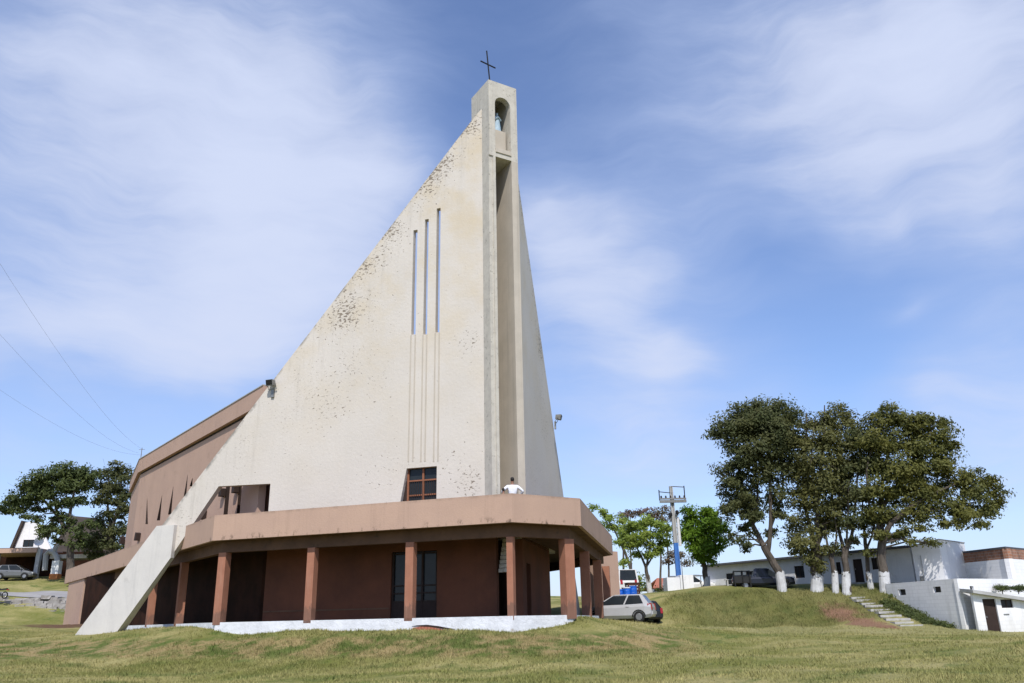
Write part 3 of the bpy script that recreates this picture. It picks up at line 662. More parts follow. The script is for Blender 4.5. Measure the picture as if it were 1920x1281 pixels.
# cross on the top
mb = MB()
cb = T0+AX*.75+LT*.34
crot = math.atan2(LT[1], LT[0])
cl_ = np.array([-1.0, 0.1])*.075; cz_ = lambda z: (cb[0]+cl_[0]*z, cb[1]+cl_[1]*z, ZTOP+z)
ca_ = np.array([math.cos(crot+rad(10)), math.sin(crot+rad(10))])*.55; cm_ = cz_(1.72)
mb.tube([cz_(-.2), cz_(2.68)], .045, 6, 0, True, False); mb.tube([(cm_[0]-ca_[0], cm_[1]-ca_[1], cm_[2]+.02), (cm_[0]+ca_[0], cm_[1]+ca_[1], cm_[2]-.02)], .042, 6, 0, True, False)
mb.build('cross', ['dark_metal'], church)

# ---- porch: parapet, slab, beam, columns, plinth, walls
pin = offset_line(OUT, .18)
mb = MB()
for i in range(len(OUT)-1):
    a, b, c, d_ = OUT[i], OUT[i+1], pin[i+1], pin[i]
    mb.face([(*a, ZS), (*b, ZS), (*b, ZPT), (*a, ZPT)]); mb.face([(*a, ZPT), (*b, ZPT), (*c, ZPT), (*d_, ZPT)])
    mb.face([(*c, ZS), (*d_, ZS), (*d_, ZPT), (*c, ZPT)]); mb.face([(*b, ZS), (*a, ZS), (*d_, ZS), (*c, ZS)])
mb.face([(*OUT[0], ZS), (*OUT[0], ZPT), (*pin[0], ZPT), (*pin[0], ZS)])
mb.build('parapet', ['parapet_paint'], church, weld=True)
BACK = [PG+np.array([-14, 16]), PA+np.array([12, 10])]
pin2 = offset_line(OUT, .185)
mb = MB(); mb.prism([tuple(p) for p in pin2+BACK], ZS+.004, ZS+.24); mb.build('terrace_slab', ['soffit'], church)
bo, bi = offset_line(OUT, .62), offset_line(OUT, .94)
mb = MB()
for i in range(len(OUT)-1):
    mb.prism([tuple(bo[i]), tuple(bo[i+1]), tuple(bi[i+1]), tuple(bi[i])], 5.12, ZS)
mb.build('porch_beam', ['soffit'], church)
pli = offset_line(OUT, .56)
_t = (pli[4]-pli[3]); _e = pli[3]+_t*((50.3-pli[3][1])/_t[1]); pli2 = pli[:4]+[_e, _e+np.array([-7.0, 1.5]), BACK[1]]
mb = MB(); mb.prism([tuple(p) for p in pli2], .2, ZP, 0)
pl_o = mb.build('plinth', ['plinth_paint'], church)
_cd = (pli[2]-pli[1])/np.linalg.norm(pli[2]-pli[1]); _pp = lambda x, y: tuple(onplane(x, y, pli[1], _cd))
mb = MB(); mb.wall(pli[1], _cd, .02, [_pp(774, 1177), _pp(790, 1175), _pp(806, 1175.5), _pp(835, 1181), _pp(842, 1186), _pp(770, 1184)], off=.012, mi=0)
mb.wall(pli[1], _cd, .02, [_pp(772, 1174.5), _pp(782, 1172.5), _pp(800, 1171.5), _pp(822, 1174), _pp(854, 1180), _pp(838, 1180.5), _pp(806, 1175.5), _pp(788, 1174.8)], off=.018, mi=1); mb.build('broken_render', ['clay_tile', 'wood_dark'], church)
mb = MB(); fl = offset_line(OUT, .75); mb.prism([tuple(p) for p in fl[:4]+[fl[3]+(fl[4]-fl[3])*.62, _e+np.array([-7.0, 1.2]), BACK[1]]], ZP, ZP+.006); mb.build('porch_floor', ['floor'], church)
def on_seg(xpx, i, d, ypx=1090):
    L_ = offset_line(OUT, d); a, b = L_[i], L_[i+1]; dd = (b-a)/np.linalg.norm(b-a)
    u = onplane(xpx, ypx, a, dd)[0]; return a+dd*u, math.atan2(dd[1], dd[0])
def column(pos, rz, sx, sy, z0=ZP-.12):
    mb = MB(); mb.box((pos[0], pos[1], (z0+5.115)/2), (sx, sy, 5.115-z0), rz); mb.build('column', ['column_scuffed'], church)
for xpx, i, sx, sy in ((584, 1, .40, .36), (770, 1, .40, .36), (343, 0, .36, .40), (289, 0, .36, .40), (236, 0, .36, .40), (196, 0, .36, .40), (1098, 3, .36, .5), (1121, 3, .36, .5), (1137, 3, .36, .5)):
    p, a = on_seg(xpx, i, .74); column(p, a, sx, sy)
ci = offset_line(OUT, .76)
column(ci[1], rad(-20), .44, .42); column(ci[2], rad(-20)+.05, .28, .36, ZP-.16); column(ci[3], rad(31), .50, .50, ZP-.16)
p, a = on_seg(1143, 3, .74)
# end wall of the porch on the left
i0, a0 = on_seg(124, 0, .10, 1130); i1, _ = on_seg(152, 0, .10, 1130); dv = (i1-i0); Lw = np.linalg.norm(dv); dv = dv/Lw
mb = MB(); mb.wall(i0, dv, .3, [(0, 1.2), (Lw, 1.2), (Lw, ZS-.005), (0, ZS-.005)]); mb.build('porch_end_wall', ['pink'], church)
q1 = np.array([5.4, 60.4]); q2 = aty(1160.5, 1080, 62.2)[:2]; dv = q2-q1; Lw = np.linalg.norm(dv); dv /= Lw
zz = aty(1155, 1033, 61.5)[2]
mb = MB(); mb.wall(q1, dv, .3, [(0, .9), (Lw, .9), (Lw, zz), (0, zz)]); mb.build('porch_end_wall', ['pink'], church)
# wall under the terrace, below the spire walls, with doors
def lpl(x, y=1090): return lp(x, y)[0]
w_open = [(lpl(497), 1.8)]
ud = (lpl(819), lpl(733)); us = (lpl(964), lpl(941)); ul0 = lpl(497)
mb = MB()
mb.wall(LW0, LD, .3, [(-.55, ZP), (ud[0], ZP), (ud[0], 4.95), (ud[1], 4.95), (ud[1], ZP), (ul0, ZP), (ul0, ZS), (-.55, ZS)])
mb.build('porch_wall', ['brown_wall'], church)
dw = MB()
for k in range(4): u = ud[0]+(ud[1]-ud[0])*(k+.0)/3; dw.wall(LW0, LD, .07, rect((u-.05+(.05 if k == 0 else -.05 if k == 3 else 0), u+.05+(.05 if k == 0 else -.05 if k == 3 else 0)), ZP+.01, 4.94), off=-.1)
for z in (2.0, 2.62, 3.0, 3.35, 4.85): dw.wall(LW0, LD, .05, rect((ud[0]+.1, ud[1]-.1), z-.03, z+.03), off=-.11)
dw.wall(LW0, LD, .04, rect((ud[0]+.1, ud[1]-.1), ZP+.02, 2.58), off=-.115)
door = dw.build('door', ['wood_dark'], church); door['label'] = 'glazed dark double door under the porch'
pn = MB(); pn.wall(LW0, LD, .02, rect((ud[0]+.02, ud[1]-.02), ZP+.02, 4.93), off=-.19); pn.build('pane', ['glass'], door)
# pale band along the foot of the wall
mb = MB(); mb.wall(LW0, LD, .03, rect((ud[1]+.05, ul0-.02), ZP+.45, ZP+.52), off=.028); mb.build('skirting', ['soffit'], church)
# right-hand inner wall
mb = MB(); Lr = 9.0
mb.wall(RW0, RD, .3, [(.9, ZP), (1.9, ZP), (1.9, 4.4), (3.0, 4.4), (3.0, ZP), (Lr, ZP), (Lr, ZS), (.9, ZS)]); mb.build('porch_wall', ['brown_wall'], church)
p_ = M0+AX*4.4-LT*.95
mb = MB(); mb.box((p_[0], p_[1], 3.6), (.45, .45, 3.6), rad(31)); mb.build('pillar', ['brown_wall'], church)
# solid block whose dark colour stands in for the shade behind the doorways
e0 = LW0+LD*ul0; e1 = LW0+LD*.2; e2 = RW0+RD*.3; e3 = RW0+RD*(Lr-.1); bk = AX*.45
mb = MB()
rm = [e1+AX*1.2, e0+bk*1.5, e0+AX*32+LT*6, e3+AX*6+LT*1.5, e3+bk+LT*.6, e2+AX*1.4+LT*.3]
mb.prism([tuple(p) for p in rm][::-1], ZP+.02, ZS-.01); mb.build('inner_shade_block', ['room_shade'], church)
# stair to the terrace seen by its saw-tooth soffit
st0 = M0+AX*3.2+LT*.45; sd = -LT*.9+AX*.1; sd = sd/np.linalg.norm(sd)
mb = MB(); pr = []
s_a = onplane(947, 1060, st0, sd); s_b = onplane(957, 1000, st0, sd)
for k in range(9):
    f = k/9; uu_ = s_a[0]+(s_b[0]-s_a[0])*f; z_ = s_a[1]-.3+(ZS-s_a[1]+.2)*f
    mb.wall(st0, sd, .5, rect((uu_-.02, uu_+.34), z_, z_+.17), off=0)
mb.build('stair', ['grey_plaster'], church)

# ---- nave: long pink hall behind the spire
ND = np.array([.77250, -1.0]); ND /= np.linalg.norm(ND)        # from the back towards the front
N1 = aty(267, 862, 66); ZN = N1[2]; N1 = N1[:2]; zc = aty(267, 890.6, 66)[2]
_k = np.linalg.solve(np.array([[ND[0], -LD[0]], [ND[1], -LD[1]]]), LW0+np.array([.12, .6])-N1); NL = _k[0]-.35
N0 = N1+ND*NL
def npl(x, y): return tuple(onplane(x, y, N1, ND))
N2d = np.array(aty(249, 905, 76)[:2])-N1; N2L = np.linalg.norm(N2d); N2 = N1+N2d
N3 = N2+np.array([22, 8]); N4 = np.array([-1.5, 57.0])
mb = MB()
wedges = []
for (xb, yb, xt, yt, wpx) in ((297, 976, 304, 928, 6), (318, 965, 325, 912, 6), (275, 983, 276, 934, 4.5), (358, 912, 361, 896, 5), (345, 945, 352, 890, 6)):
    b0 = npl(xb-wpx/2, yb); b1 = npl(xb+wpx/2, yb); t = npl(xt, yt); wedges.append([b0, b1, (t[0]+.02, t[1]), (t[0]-.02, t[1])])
for xm, wpx in ((421, 8), (444.5, 6), (492, 15)):
    b0 = npl(xm-wpx/2, 985); b1 = npl(xm+wpx/2, 985); zt2 = npl(xm, 870)[1]; wedges.append([(b0[0], 6.3), (b1[0], 6.3), (b1[0]-.02, zt2), (b0[0]+.02, zt2)])
wedges = [w_ for w_ in wedges if max(p[0] for p in w_) < NL-.3]
mb.wall(N1, ND, .4, [(0, 5.7), (NL, 5.7), (NL, zc), (0, zc)], wedges, 0, 1)
d2 = N1-N2; L2 = np.linalg.norm(d2); d2 = d2/L2
mb.wall(N2, d2, .4, [(0, 5.7), (L2-.001, 5.7), (L2-.001, zc), (0, zc)])
mb.build('nave_wall', ['pink', 'wood_dark'], church)
for w_ in wedges:
    us_ = [p[0] for p in w_]; zs_ = [p[1] for p in w_]
    mb = MB(); mb.wall(N1, ND, .03, rect((min(us_)-.03, max(us_)+.03), min(zs_)-.03, max(zs_)+.03), off=-.30); mb.build('wedge_window', ['glass'], church)
mb = MB(); nv = [N2, N1, N0, N4, N3]
nin = offset_line(nv, -.0)
mb.prism([tuple(N2+np.array([.6, .5])), tuple(N1+np.array([.75, .25])), tuple(N0+np.array([.5, .6])), tuple(N4), tuple(N3)], 5.9, zc-.02); mb.build('nave_core', ['pink'], church)
# cornice: recessed dark groove and the parapet band above it
band = [N2, N1, N0]
bo_ = offset_line(band, -.22); bg_ = offset_line(band, .04)
mb = MB()
for i in range(2): mb.prism([tuple(bg_[i]), tuple(bg_[i+1]), tuple(bg_[i+1]+np.array([.4, .3])), tuple(bg_[i]+np.array([.4, .3]))], zc+.001, zc+.16)
mb.build('groove', ['wood_dark'], church)
mb = MB(); mb.prism([tuple(bo_[0]), tuple(bo_[1]), tuple(bo_[2]), tuple(N4), tuple(N3)], zc+.161, ZN); mb.build('roof_parapet', ['pink'], church)
mb = MB(); bo2 = offset_line(band, -.26); bi2 = offset_line(band, .1)
for i in range(2): mb.prism([tuple(bo2[i]), tuple(bo2[i+1]), tuple(bi2[i+1]), tuple(bi2[i])], ZN, ZN+.06)
mb.build('coping', ['concrete'], church)
for xs, ys in ((233, 1013), (262, 1006), (385, 965)):
    u, z = npl(xs, ys); mb = MB(); mb.wall(N1, ND, .35, [(u-.25, z-.3), (u+.25, z-.3), (u+.3, z+.2), (u-.1, z+.3)], off=.34); mb.build('rain_spout', ['wood_dark'], church)
for xs, ys in ((421, 925), (446, 918)):
    u, z = npl(xs, ys); mb = MB(); mb.wall(N1, ND, .3, [(u-.22, z-.2), (u+.22, z-.2), (u+.22, z+.25), (u-.22, z+.25)], off=.3); mb.build('rain_spout', ['wood_dark'], church)

# ------------------------------------------------------------------ things on the church
def skin_mesh(name, verts, edges, m, parent, sub=1):
    """one continuous skinned surface from a joint skeleton: verts = (x, y, z, radius)"""
    me = bpy.data.meshes.new(name); bm = bmesh.new(); L = bm.verts.layers.skin.verify(); vs = []
    for i, (x, y, z, r) in enumerate(verts):
        v = bm.verts.new((x, y, z)); v[L].radius = (r, r) if not hasattr(r, '__len__') else r; v[L].use_root = i == 0; vs.append(v)
    for a, b in edges: bm.edges.new((vs[a], vs[b]))
    bm.to_mesh(me); bm.free(); me.materials.append(MATS[m])
    for p in me.polygons: p.use_smooth = True
    o = bpy.data.objects.new(name, me); COL.objects.link(o); o.parent = parent; o['local_space'] = 1
    k = o.modifiers.new('Skin', 'SKIN'); k.use_smooth_shade = True
    s2 = o.modifiers.new('Subdivision', 'SUBSURF'); s2.levels = sub; s2.render_levels = sub
    return o
def chain(V, E, pts, start=None):
    prev = start
    for p in pts:
        V.append(p)
        if prev is not None: E.append((prev, len(V)-1))
        prev = len(V)-1
    return prev
def person(loc, rz, label, elbows, shirt, k=1.0, lean=0.0, group=None):
    """standing figure facing local +y"""
    t = thing('person', loc, label, 'person', group, rz, True)
    def S(pts): return [(x*k, (y+lean*max(0, z-.95))*k, z*k, (r*k if not hasattr(r, '__len__') else (r[0]*k, r[1]*k))) for x, y, z, r in pts]
    V, E = [], []
    a = chain(V, E, S([(0, 0, .95, (.15, .10)), (0, 0, 1.12, (.14, .10)), (0, 0, 1.34, (.16, .11)), (0, 0, 1.45, (.10, .08)), (0, .01, 1.53, .055), (0, .03, 1.60, (.075, .09)), (0, .03, 1.70, (.075, .09)), (0, .02, 1.76, .05)]))
    for sx in (-1, 1):
        hip = chain(V, E, S([(sx*.10, 0, .88, .085), (sx*.11, .015, .50, .058), (sx*.11, -.01, .10, .04), (sx*.115, .05, .05, .035), (sx*.12, .15, .035, .028)]), 0)
        (ex, ey, ez), (hx, hy, hz) = elbows
        wr = chain(V, E, S([(sx*.19, 0, 1.41, .055), (sx*ex, ey, ez, .042), (sx*hx, hy, hz, .03), (sx*(hx-.0), hy+.05, hz-.02, (.038, .018))]), 2)
        for f in range(4): chain(V, E, S([(sx*(hx-.03+.02*f), hy+.10, hz-.025, .009), (sx*(hx-.03+.02*f), hy+.13+.006*(f in (1, 2)), hz-.045, .008)]), wr)
        chain(V, E, S([(sx*(hx-.05), hy+.05, hz-.03, .010), (sx*(hx-.06), hy+.085, hz-.04, .008)]), wr)
    body = skin_mesh('body', V, E, 'skin', t)
    V, E = [], []
    chain(V, E, S([(0, 0, .86, (.185, .125)), (0, 0, 1.12, (.175, .125)), (0, 0, 1.34, (.195, .135)), (0, 0, 1.455, (.11, .085))]))
    for sx in (-1, 1): chain(V, E, S([(sx*.20, 0, 1.41, .075), (sx*elbows[0][0], elbows[0][1], elbows[0][2], .06), (sx*(elbows[0][0]*.4+elbows[1][0]*.6), elbows[0][1]*.4+elbows[1][1]*.6, elbows[0][2]*.4+elbows[1][2]*.6, .05)]), 2)
    skin_mesh('shirt', V, E, shirt, t)
    V, E = [], []
    chain(V, E, S([(0, 0, .93, (.165, .115)), (0, 0, .86, (.165, .12))]))
    for sx in (-1, 1): chain(V, E, S([(sx*.10, 0, .78, .10), (sx*.11, .015, .50, .075), (sx*.11, -.01, .11, .062)]), 1)
    skin_mesh('trousers', V, E, 'dark_cloth', t)
    V, E = [], []
    chain(V, E, S([(0, 0, 1.60, (.06, .06)), (0, 0, 1.68, (.092, .10)), (0, .015, 1.76, (.085, .095)), (0, .02, 1.80, .045)]))
    skin_mesh('hair', V, E, 'hair', t)
    mb = MB()
    for sx in (-1, 1):
        mb.lathe((sx*.032*k, (.112+lean*.65)*k, 1.665*k), [(.004, -.008), (.011, 0), (.004, .008)], 6)
    mb.lathe((0, (.125+lean*.65)*k, 1.635*k), [(.014, -.02), (.016, 0), (.007, .04)], 6); mb.box((0, (.118+lean*.6)*k, 1.59*k), (.05, .012, .012))
    mb.build('face', ['skin'], t)
    return t
def head_at(x, y, Y): p = aty(x, y, Y); return (p[0], p[1], ZS+.24), (p[2]-ZS-.24)/1.80
hl_, hk_ = head_at(960.5, 894.5, 37.9)
person(hl_, rad(8), 'dark haired person in a white shirt behind the parapet with elbows out', ((.44, -.06, 1.20), (.26, .16, 1.02)), 'white_cloth', hk_)
hl_, hk_ = head_at(943.6, 915.0, 37.7)
person(hl_, rad(-20), 'dark haired person mostly hidden by the parapet left of the white shirt', ((.25, .02, 1.14), (.22, .2, .98)), 'dark_cloth', hk_)
# statue in the niche
sp_ = T0+AX*.68-LT*.02; zb_ = ZSILL+1.62
st = thing('statue', (sp_[0], sp_[1], zb_), 'small blue and white robed statue in the arched niche', 'statue', None, rad(30.8-0), True)
mb = MB(); mb.lathe((0, 0, 0), [(.22, 0), (.24, .10), (.21, .30), (.17, .60), (.155, .80), (.17, .95), (.13, 1.08), (.055, 1.13)], 14, sy=.8)
for sx in (-1, 1): mb.tube([(sx*.14, 0, 1.02), (sx*.17, -.10, .82), (sx*.02, -.17, .95)], [.06, .055, .035], 8)
mb.build('robe', ['statue_robe'], st)
mb = MB(); mb.lathe((0, 0, 1.22), [(.03, -.12), (.06, -.07), (.072, 0), (.06, .07), (.02, .10)], 12); mb.build('head', ['statue_robe'], st)
mb = MB()
for k in range(11):
    pass
prof = [(.235, .06), (.225, .35), (.19, .70), (.19, .98), (.13, 1.12), (.092, 1.22), (.085, 1.30), (.03, 1.345)]
for (r0, z0), (r1, z1) in zip(prof, prof[1:]):
    for k in range(12):
        a0_, a1_ = rad(-20+220*k/12), rad(-20+220*(k+1)/12)
        mb.face([(r0*1.08*math.cos(a0_), .01+r0*.95*math.sin(a0_), z0), (r0*1.08*math.cos(a1_), .01+r0*.95*math.sin(a1_), z0), (r1*1.08*math.cos(a1_), .01+r1*.95*math.sin(a1_), z1), (r1*1.08*math.cos(a0_), .01+r1*.95*math.sin(a0_), z1)], 0, None, True)
mb.build('mantle', ['statue_mantle'], st)
mb = MB(); mb.lathe((0, 0, -.0), [(.27, .0), (.27, .05), (.24, .07)], 14); mb.build('base', ['statue_robe'], st)
# floodlights clamped to the spire edges
def floodlight(P, rz, label):
    t = thing('floodlight', P, label, 'floodlight', 'floodlights on the spire edges', rz, True)
    mb = MB(); mb.hexa([(-.22, -.42, .02), (.22, -.42, .02), (.15, -.08, .10), (-.15, -.08, .10)], [(-.22, -.50, .34), (.22, -.50, .34), (.15, -.12, .36), (-.15, -.12, .36)]); mb.build('housing', ['grey_metal'], t)
    mb = MB(); mb.hexa([(-.19, -.445, .05), (.19, -.445, .05), (.19, -.43, .05), (-.19, -.43, .05)], [(-.19, -.518, .31), (.19, -.518, .31), (.19, -.5, .31), (-.19, -.5, .31)]); mb.build('lens', ['dark_metal'], t)
    mb = MB(); mb.tube([(-.26, -.28, .2), (-.26, -.1, -.12), (.26, -.1, -.12), (.26, -.28, .2)], .02, 6); mb.box((0, -.05, -.32), (.18, .1, .5)); mb.build('bracket', ['grey_metal'], t)
u, z = lp(513.5, 727); p = LW0+LD*u; floodlight((p[0], p[1], z), rad(-20), 'grey floodlight on the left slope of the spire')
u, z = rp(1035, 789); p = RW0+RD*u+dr(-12)*.15; floodlight((p[0], p[1], z), rad(80), 'dark floodlight jutting from the right edge of the spire')
# rod aerial at the nave corner and the cables that run to it
am = (N1[0]-.1, N1[1]-.1, ZN+.06)
t = thing('aerial', am, 'thin rod aerial on the far corner of the hall roof', 'aerial')
mb = MB(); mb.tube([am, (am[0], am[1], am[2]+.9)], .03, 6); mb.build('rod', ['grey_metal'], t); mb = MB(); mb.box((am[0], am[1], am[2]+.75), (.5, .03, .03)); mb.build('crossbar', ['grey_metal'], t)
for (xe, ye, Ye), lab, (sx_, sz_) in (((-60, 400, 16), 'uppermost thin black cable rising left from the hall roof', (0, .8)), ((-60, 560, 18), 'middle thin black cable rising left from the hall roof', (-.25, .5)), ((-60, 690, 24), 'lowest thin black cable rising left from the hall roof', (.25, .3))):
    e = aty(xe, ye, Ye); a_ = np.array([am[0]+sx_, am[1], am[2]+sz_]); pts = []
    for k in range(25):
        f = k/24; p = a_*(1-f)+e*f; p[2] -= 4*f*(1-f)*.7; pts.append(tuple(p))
    mb = MB(); mb.tube(pts, [.0055-.003*k/24 for k in range(25)], 5); tag(mb.build('cable', ['grey_metal']), lab, 'cable', 'cables to the hall roof')

# ------------------------------------------------------------------ vehicles
def car(loc, rz, label, cat, paint, kind='hatch', name='parked_car', k=1.0, group='parked vehicles'):
    t = thing(name, loc, label, cat, group, rz, True); t.scale = (k, k, k)
    st_ = {'hatch': [(-1.93, .42, .80, .66), (-1.88, .30, .96, .77), (-1.55, .24, 1.00, .82), (-.6, .22, .96, .83), (.55, .22, .93, .83), (1.05, .22, .92, .82), (1.6, .24, .82, .79), (1.86, .30, .70, .72), (1.92, .40, .60, .62)],
           'van': [(-2.45, .42, 1.0, .80), (-2.40, .35, 1.15, .88), (-2.0, .28, 1.18, .90), (0, .26, 1.18, .91), (1.5, .26, 1.12, .90), (2.2, .30, .98, .86), (2.42, .40, .75, .74)],
           'pickup': [(-2.4, .48, .95, .78), (-2.36, .42, 1.0, .84), (-1.4, .36, 1.0, .86), (-.3, .34, 1.0, .87), (.9, .34, 1.0, .87), (1.4, .34, 1.02, .86), (2.1, .36, .94, .84), (2.35, .42, .80, .76)]}[kind]
    gh = {'hatch': ((-1.80, 1.10, .955, .765), (-1.42, .22, 1.45, .60)), 'van': ((-2.36, 1.75, 1.13, .85), (-2.22, .95, 2.02, .74)), 'pickup': ((-.85, 1.32, .99, .80), (-.62, .45, 1.62, .64))}[kind]
    wx = {'hatch': (-1.22, 1.22), 'van': (-1.5, 1.5), 'pickup': (-1.45, 1.5)}[kind]; wr = {'hatch': .30, 'van': .34, 'pickup': .37}[kind]
    mb = MB(); rings = []
    for x, zb, zt, hw in st_:
        h = [(hw*.88, zb), (hw, zb+.16), (hw*1.01, zt-.16), (hw*.97, zt-.03), (hw*.90, zt)]
        rings.append([(x, y, z) for y, z in h]+[(x, -y, z) for y, z in reversed(h)])
    for a, b in zip(rings, rings[1:]):
        for i in range(10):
            j = (i+1) % 10; mb.face([a[j], a[i], b[i], b[j]], 0, None, i not in (4, 9))
    mb.face(rings[0]); mb.face(rings[-1][::-1])
    (b0, b1, bz, bw), (t0, t1, tz, tw_) = gh
    B = [(b0, -bw, bz), (b1, -bw, bz), (b1, bw, bz), (b0, bw, bz)]; T = [(t0, -tw_, tz), (t1, -tw_, tz), (t1, tw_, tz), (t0, tw_, tz)]
    # roof and pillars in body paint
    def Lp(p, q_, f): return tuple(p[i]+(q_[i]-p[i])*f for i in range(3))
    o_ = .012
    mb.hexa([(t0-.03, -tw_-.02, tz-.03), (t1+.03, -tw_-.02, tz-.03), (t1+.03, tw_+.02, tz-.03), (t0-.03, tw_+.02, tz-.03)], [(t0+.12, -tw_+.08, tz+.045), (t1-.12, -tw_+.08, tz+.035), (t1-.12, tw_-.08, tz+.035), (t0+.12, tw_-.08, tz+.045)])
    for sy in (-1, 1):
        for xb0, xb1, xt0, xt1 in ((b0-.005, b0+.30, t0-.005, t0+.16), (b1-.10, b1+.005, t1-.07, t1+.005), ((b0+b1)/2-.10, (b0+b1)/2-.02, (t0+t1)/2-.08, (t0+t1)/2), ):
            mb.face([(xb0, sy*(bw+o_), bz), (xb1, sy*(bw+o_), bz), (xt1, sy*(tw_+o_), tz), (xt0, sy*(tw_+o_), tz)][::sy])
        for xe_b, xe_t in ((b0-.012, t0-.012), (b1+.012, t1+.012)):
            mb.face([(xe_b, sy*bw, bz), (xe_b, sy*(bw-.12), bz), (xe_t, sy*(tw_-.10), tz), (xe_t, sy*tw_, tz)][::(sy if xe_b < 0 else -sy)])
    if kind == 'pickup':
        for sy in (-1, 1): mb.box((-1.6, sy*.84, 1.08), (1.5, .06, .18))
    mb.build('body', [paint], t)
    mb = MB(); mb.hexa(B, T); mb.build('glass', ['glass'], t)
    for x in wx:
        for sy in (-1, 1):
            hw = .84 if kind == 'hatch' else .89
            mb = MB()
            mb.tube([(x, sy*(hw-.20), wr), (x, sy*(hw-.17), wr), (x, sy*(hw+.0), wr), (x, sy*(hw+.018), wr)], [wr*.9, wr, wr, wr*.86], 20, 0); wl = mb.build('wheel', ['rubber'], t)
            mb = MB(); mb.tube([(x, sy*(hw+.010), wr), (x, sy*(hw+.026), wr)], [wr*.62, wr*.56], 16, 0, True, False)
            for s5 in range(5):
                a_ = s5*2*math.pi/5; mb.box((x+math.cos(a_)*wr*.36, sy*(hw+.03), wr+math.sin(a_)*wr*.36), (.05, .02, .05))
            mb.build('rim', ['alloy'], wl)
            mb = MB()
            pts = [(x+math.cos(math.pi*q_/10)*(wr+.055), sy*(hw-.01), wr+math.sin(math.pi*q_/10)*(wr+.055)) for q_ in range(11)]
            mb.tube(pts, .035, 6); mb.build('wheel_arch', ['black_trim'], t)
    xr, xf = st_[0][0], st_[-1][0]; zr = st_[1][2]
    for sy in (-1, 1):
        mb = MB(); mb.hexa([(xr-.03, sy*.60-.10, zr-.30), (xr+.22, sy*.70-.10, zr-.28), (xr+.22, sy*.70+.10, zr-.28), (xr-.03, sy*.60+.10, zr-.30)], [(xr+.02, sy*.62-.10, zr+.04), (xr+.22, sy*.70-.09, zr+.02), (xr+.22, sy*.70+.09, zr+.02), (xr+.02, sy*.62+.10, zr+.04)]); mb.build('tail_light', ['red_lamp'], t)
        mb = MB(); mb.box((xf-.08, sy*.55, st_[-2][2]-.06), (.22, .28, .14), sy*-.25); mb.build('headlight', ['clear_lamp'], t)
        mb = MB(); mb.box((b1-.28, sy*(bw+.14), bz+.10), (.10, .18, .13)); mb.build('mirror', [paint], t)
        for xh in ((b0+b1)/2-.25, ): mb = MB(); mb.box((xh, sy*.845 if kind == 'hatch' else sy*.905, bz-.12), (.18, .03, .03)); mb.build('door_handle', [paint], t)
    mb = MB(); mb.box((xr+.03, 0, .50), (.16, 1.30, .17)); mb.build('bumper', ['black_trim' if kind != 'hatch' else paint], t)
    mb = MB(); mb.box((xf-.06, 0, .48), (.18, 1.28, .17)); mb.build('bumper', ['black_trim' if kind != 'hatch' else paint], t)
    return t
def seat(p, dz=0): return (p[0], p[1], gz1(p[0], p[1])+dz)
pc = aty(1162, 1150, 53.6); car((pc[0], pc[1], 1.42), rad(162), 'silver hatchback parked beside the brown porch', 'car', 'silver', 'hatch', k=1.10)
pc = aty(1193, 1150, 57.0); car((pc[0], pc[1], 1.32), rad(122), 'black hatchback parked tail out behind the silver hatchback', 'car', 'black_paint', 'hatch', k=.95)
pc = aty(1166, 1100, 74); car((pc[0], pc[1], 3.55), rad(97), 'white van seen from behind beside the brown porch end wall', 'van', 'white_paint', 'van', 'parked_van')
pc = aty(1292, 1100, 80); car((pc[0], pc[1], 3.75), rad(-8), 'white pickup parked beyond the white pole base', 'pickup', 'white_paint', 'pickup', 'parked_pickup')
pc = aty(1432, 1100, 63.5); car((pc[0], pc[1], 3.48), rad(-12), 'dark blue open pickup parked on the bank before the long white building', 'pickup', 'navy_paint', 'pickup', 'parked_pickup', k=.92)
fr = thing('frame_rack', (pc[0]-1.6, pc[1]-.1, 3.48), 'black tubular rack standing at the tail of the dark blue pickup', 'rack', None, rad(-12), True)
for x in (-.5, .1, .6):
    mb = MB(); mb.tube([(x, -.6, 0), (x-.05, -.6, 1.35), (x-.05, .6, 1.35), (x, .6, 0)], .05, 6); mb.build('hoop', ['black_trim'], fr)
mb = MB(); mb.box((.05, 0, .75), (1.2, 1.1, .5)); mb.box((.05, 0, 1.35), (1.2, .08, .08)); mb.build('deck', ['black_trim'], fr)
pc = aty(28, 1086, 96); car((pc[0], pc[1], pc[2]-.05), rad(8), 'grey car parked before the dark carport on the left', 'car', 'grey_paint', 'hatch', k=1.05)
# motorcycle at the left edge
mp = aty(-4, 1123, 82); mt = thing('motorcycle', mp, 'black motorcycle at the edge of the road on the left', 'motorcycle', None, rad(170), True)
for x in (-.68, .68):
    mb = MB(); mb.tube([(x+.29*math.cos(a_), 0, .32+.29*math.sin(a_)) for a_ in np.linspace(0, 2*math.pi, 21)], .055, 8, 0, False); wl = mb.build('wheel', ['rubber'], mt)
    mb = MB(); mb.tube([(x, -.05, .32), (x, .05, .32)], .10, 10)
    for a_ in np.linspace(0, 2*math.pi, 9)[:-1]: mb.tube([(x, 0, .32), (x+.26*math.cos(a_), 0, .32+.26*math.sin(a_))], .01, 4)
    mb.build('rim', ['alloy'], wl)
mb = MB(); mb.tube([(-.68, .1, .32), (-.2, .12, .40), (.25, .1, .40), (.42, 0, .95), (-.1, 0, .80), (-.75, .08, .85)], .035, 6); mb.tube([(.68, .08, .32), (.45, .06, 1.0)], .03, 6); mb.tube([(.68, -.08, .32), (.45, -.06, 1.0)], .03, 6); mb.build('frame', ['dark_metal'], mt)
mb = MB(); mb.box((.05, 0, .42), (.45, .28, .34)); mb.build('engine', ['grey_metal'], mt)
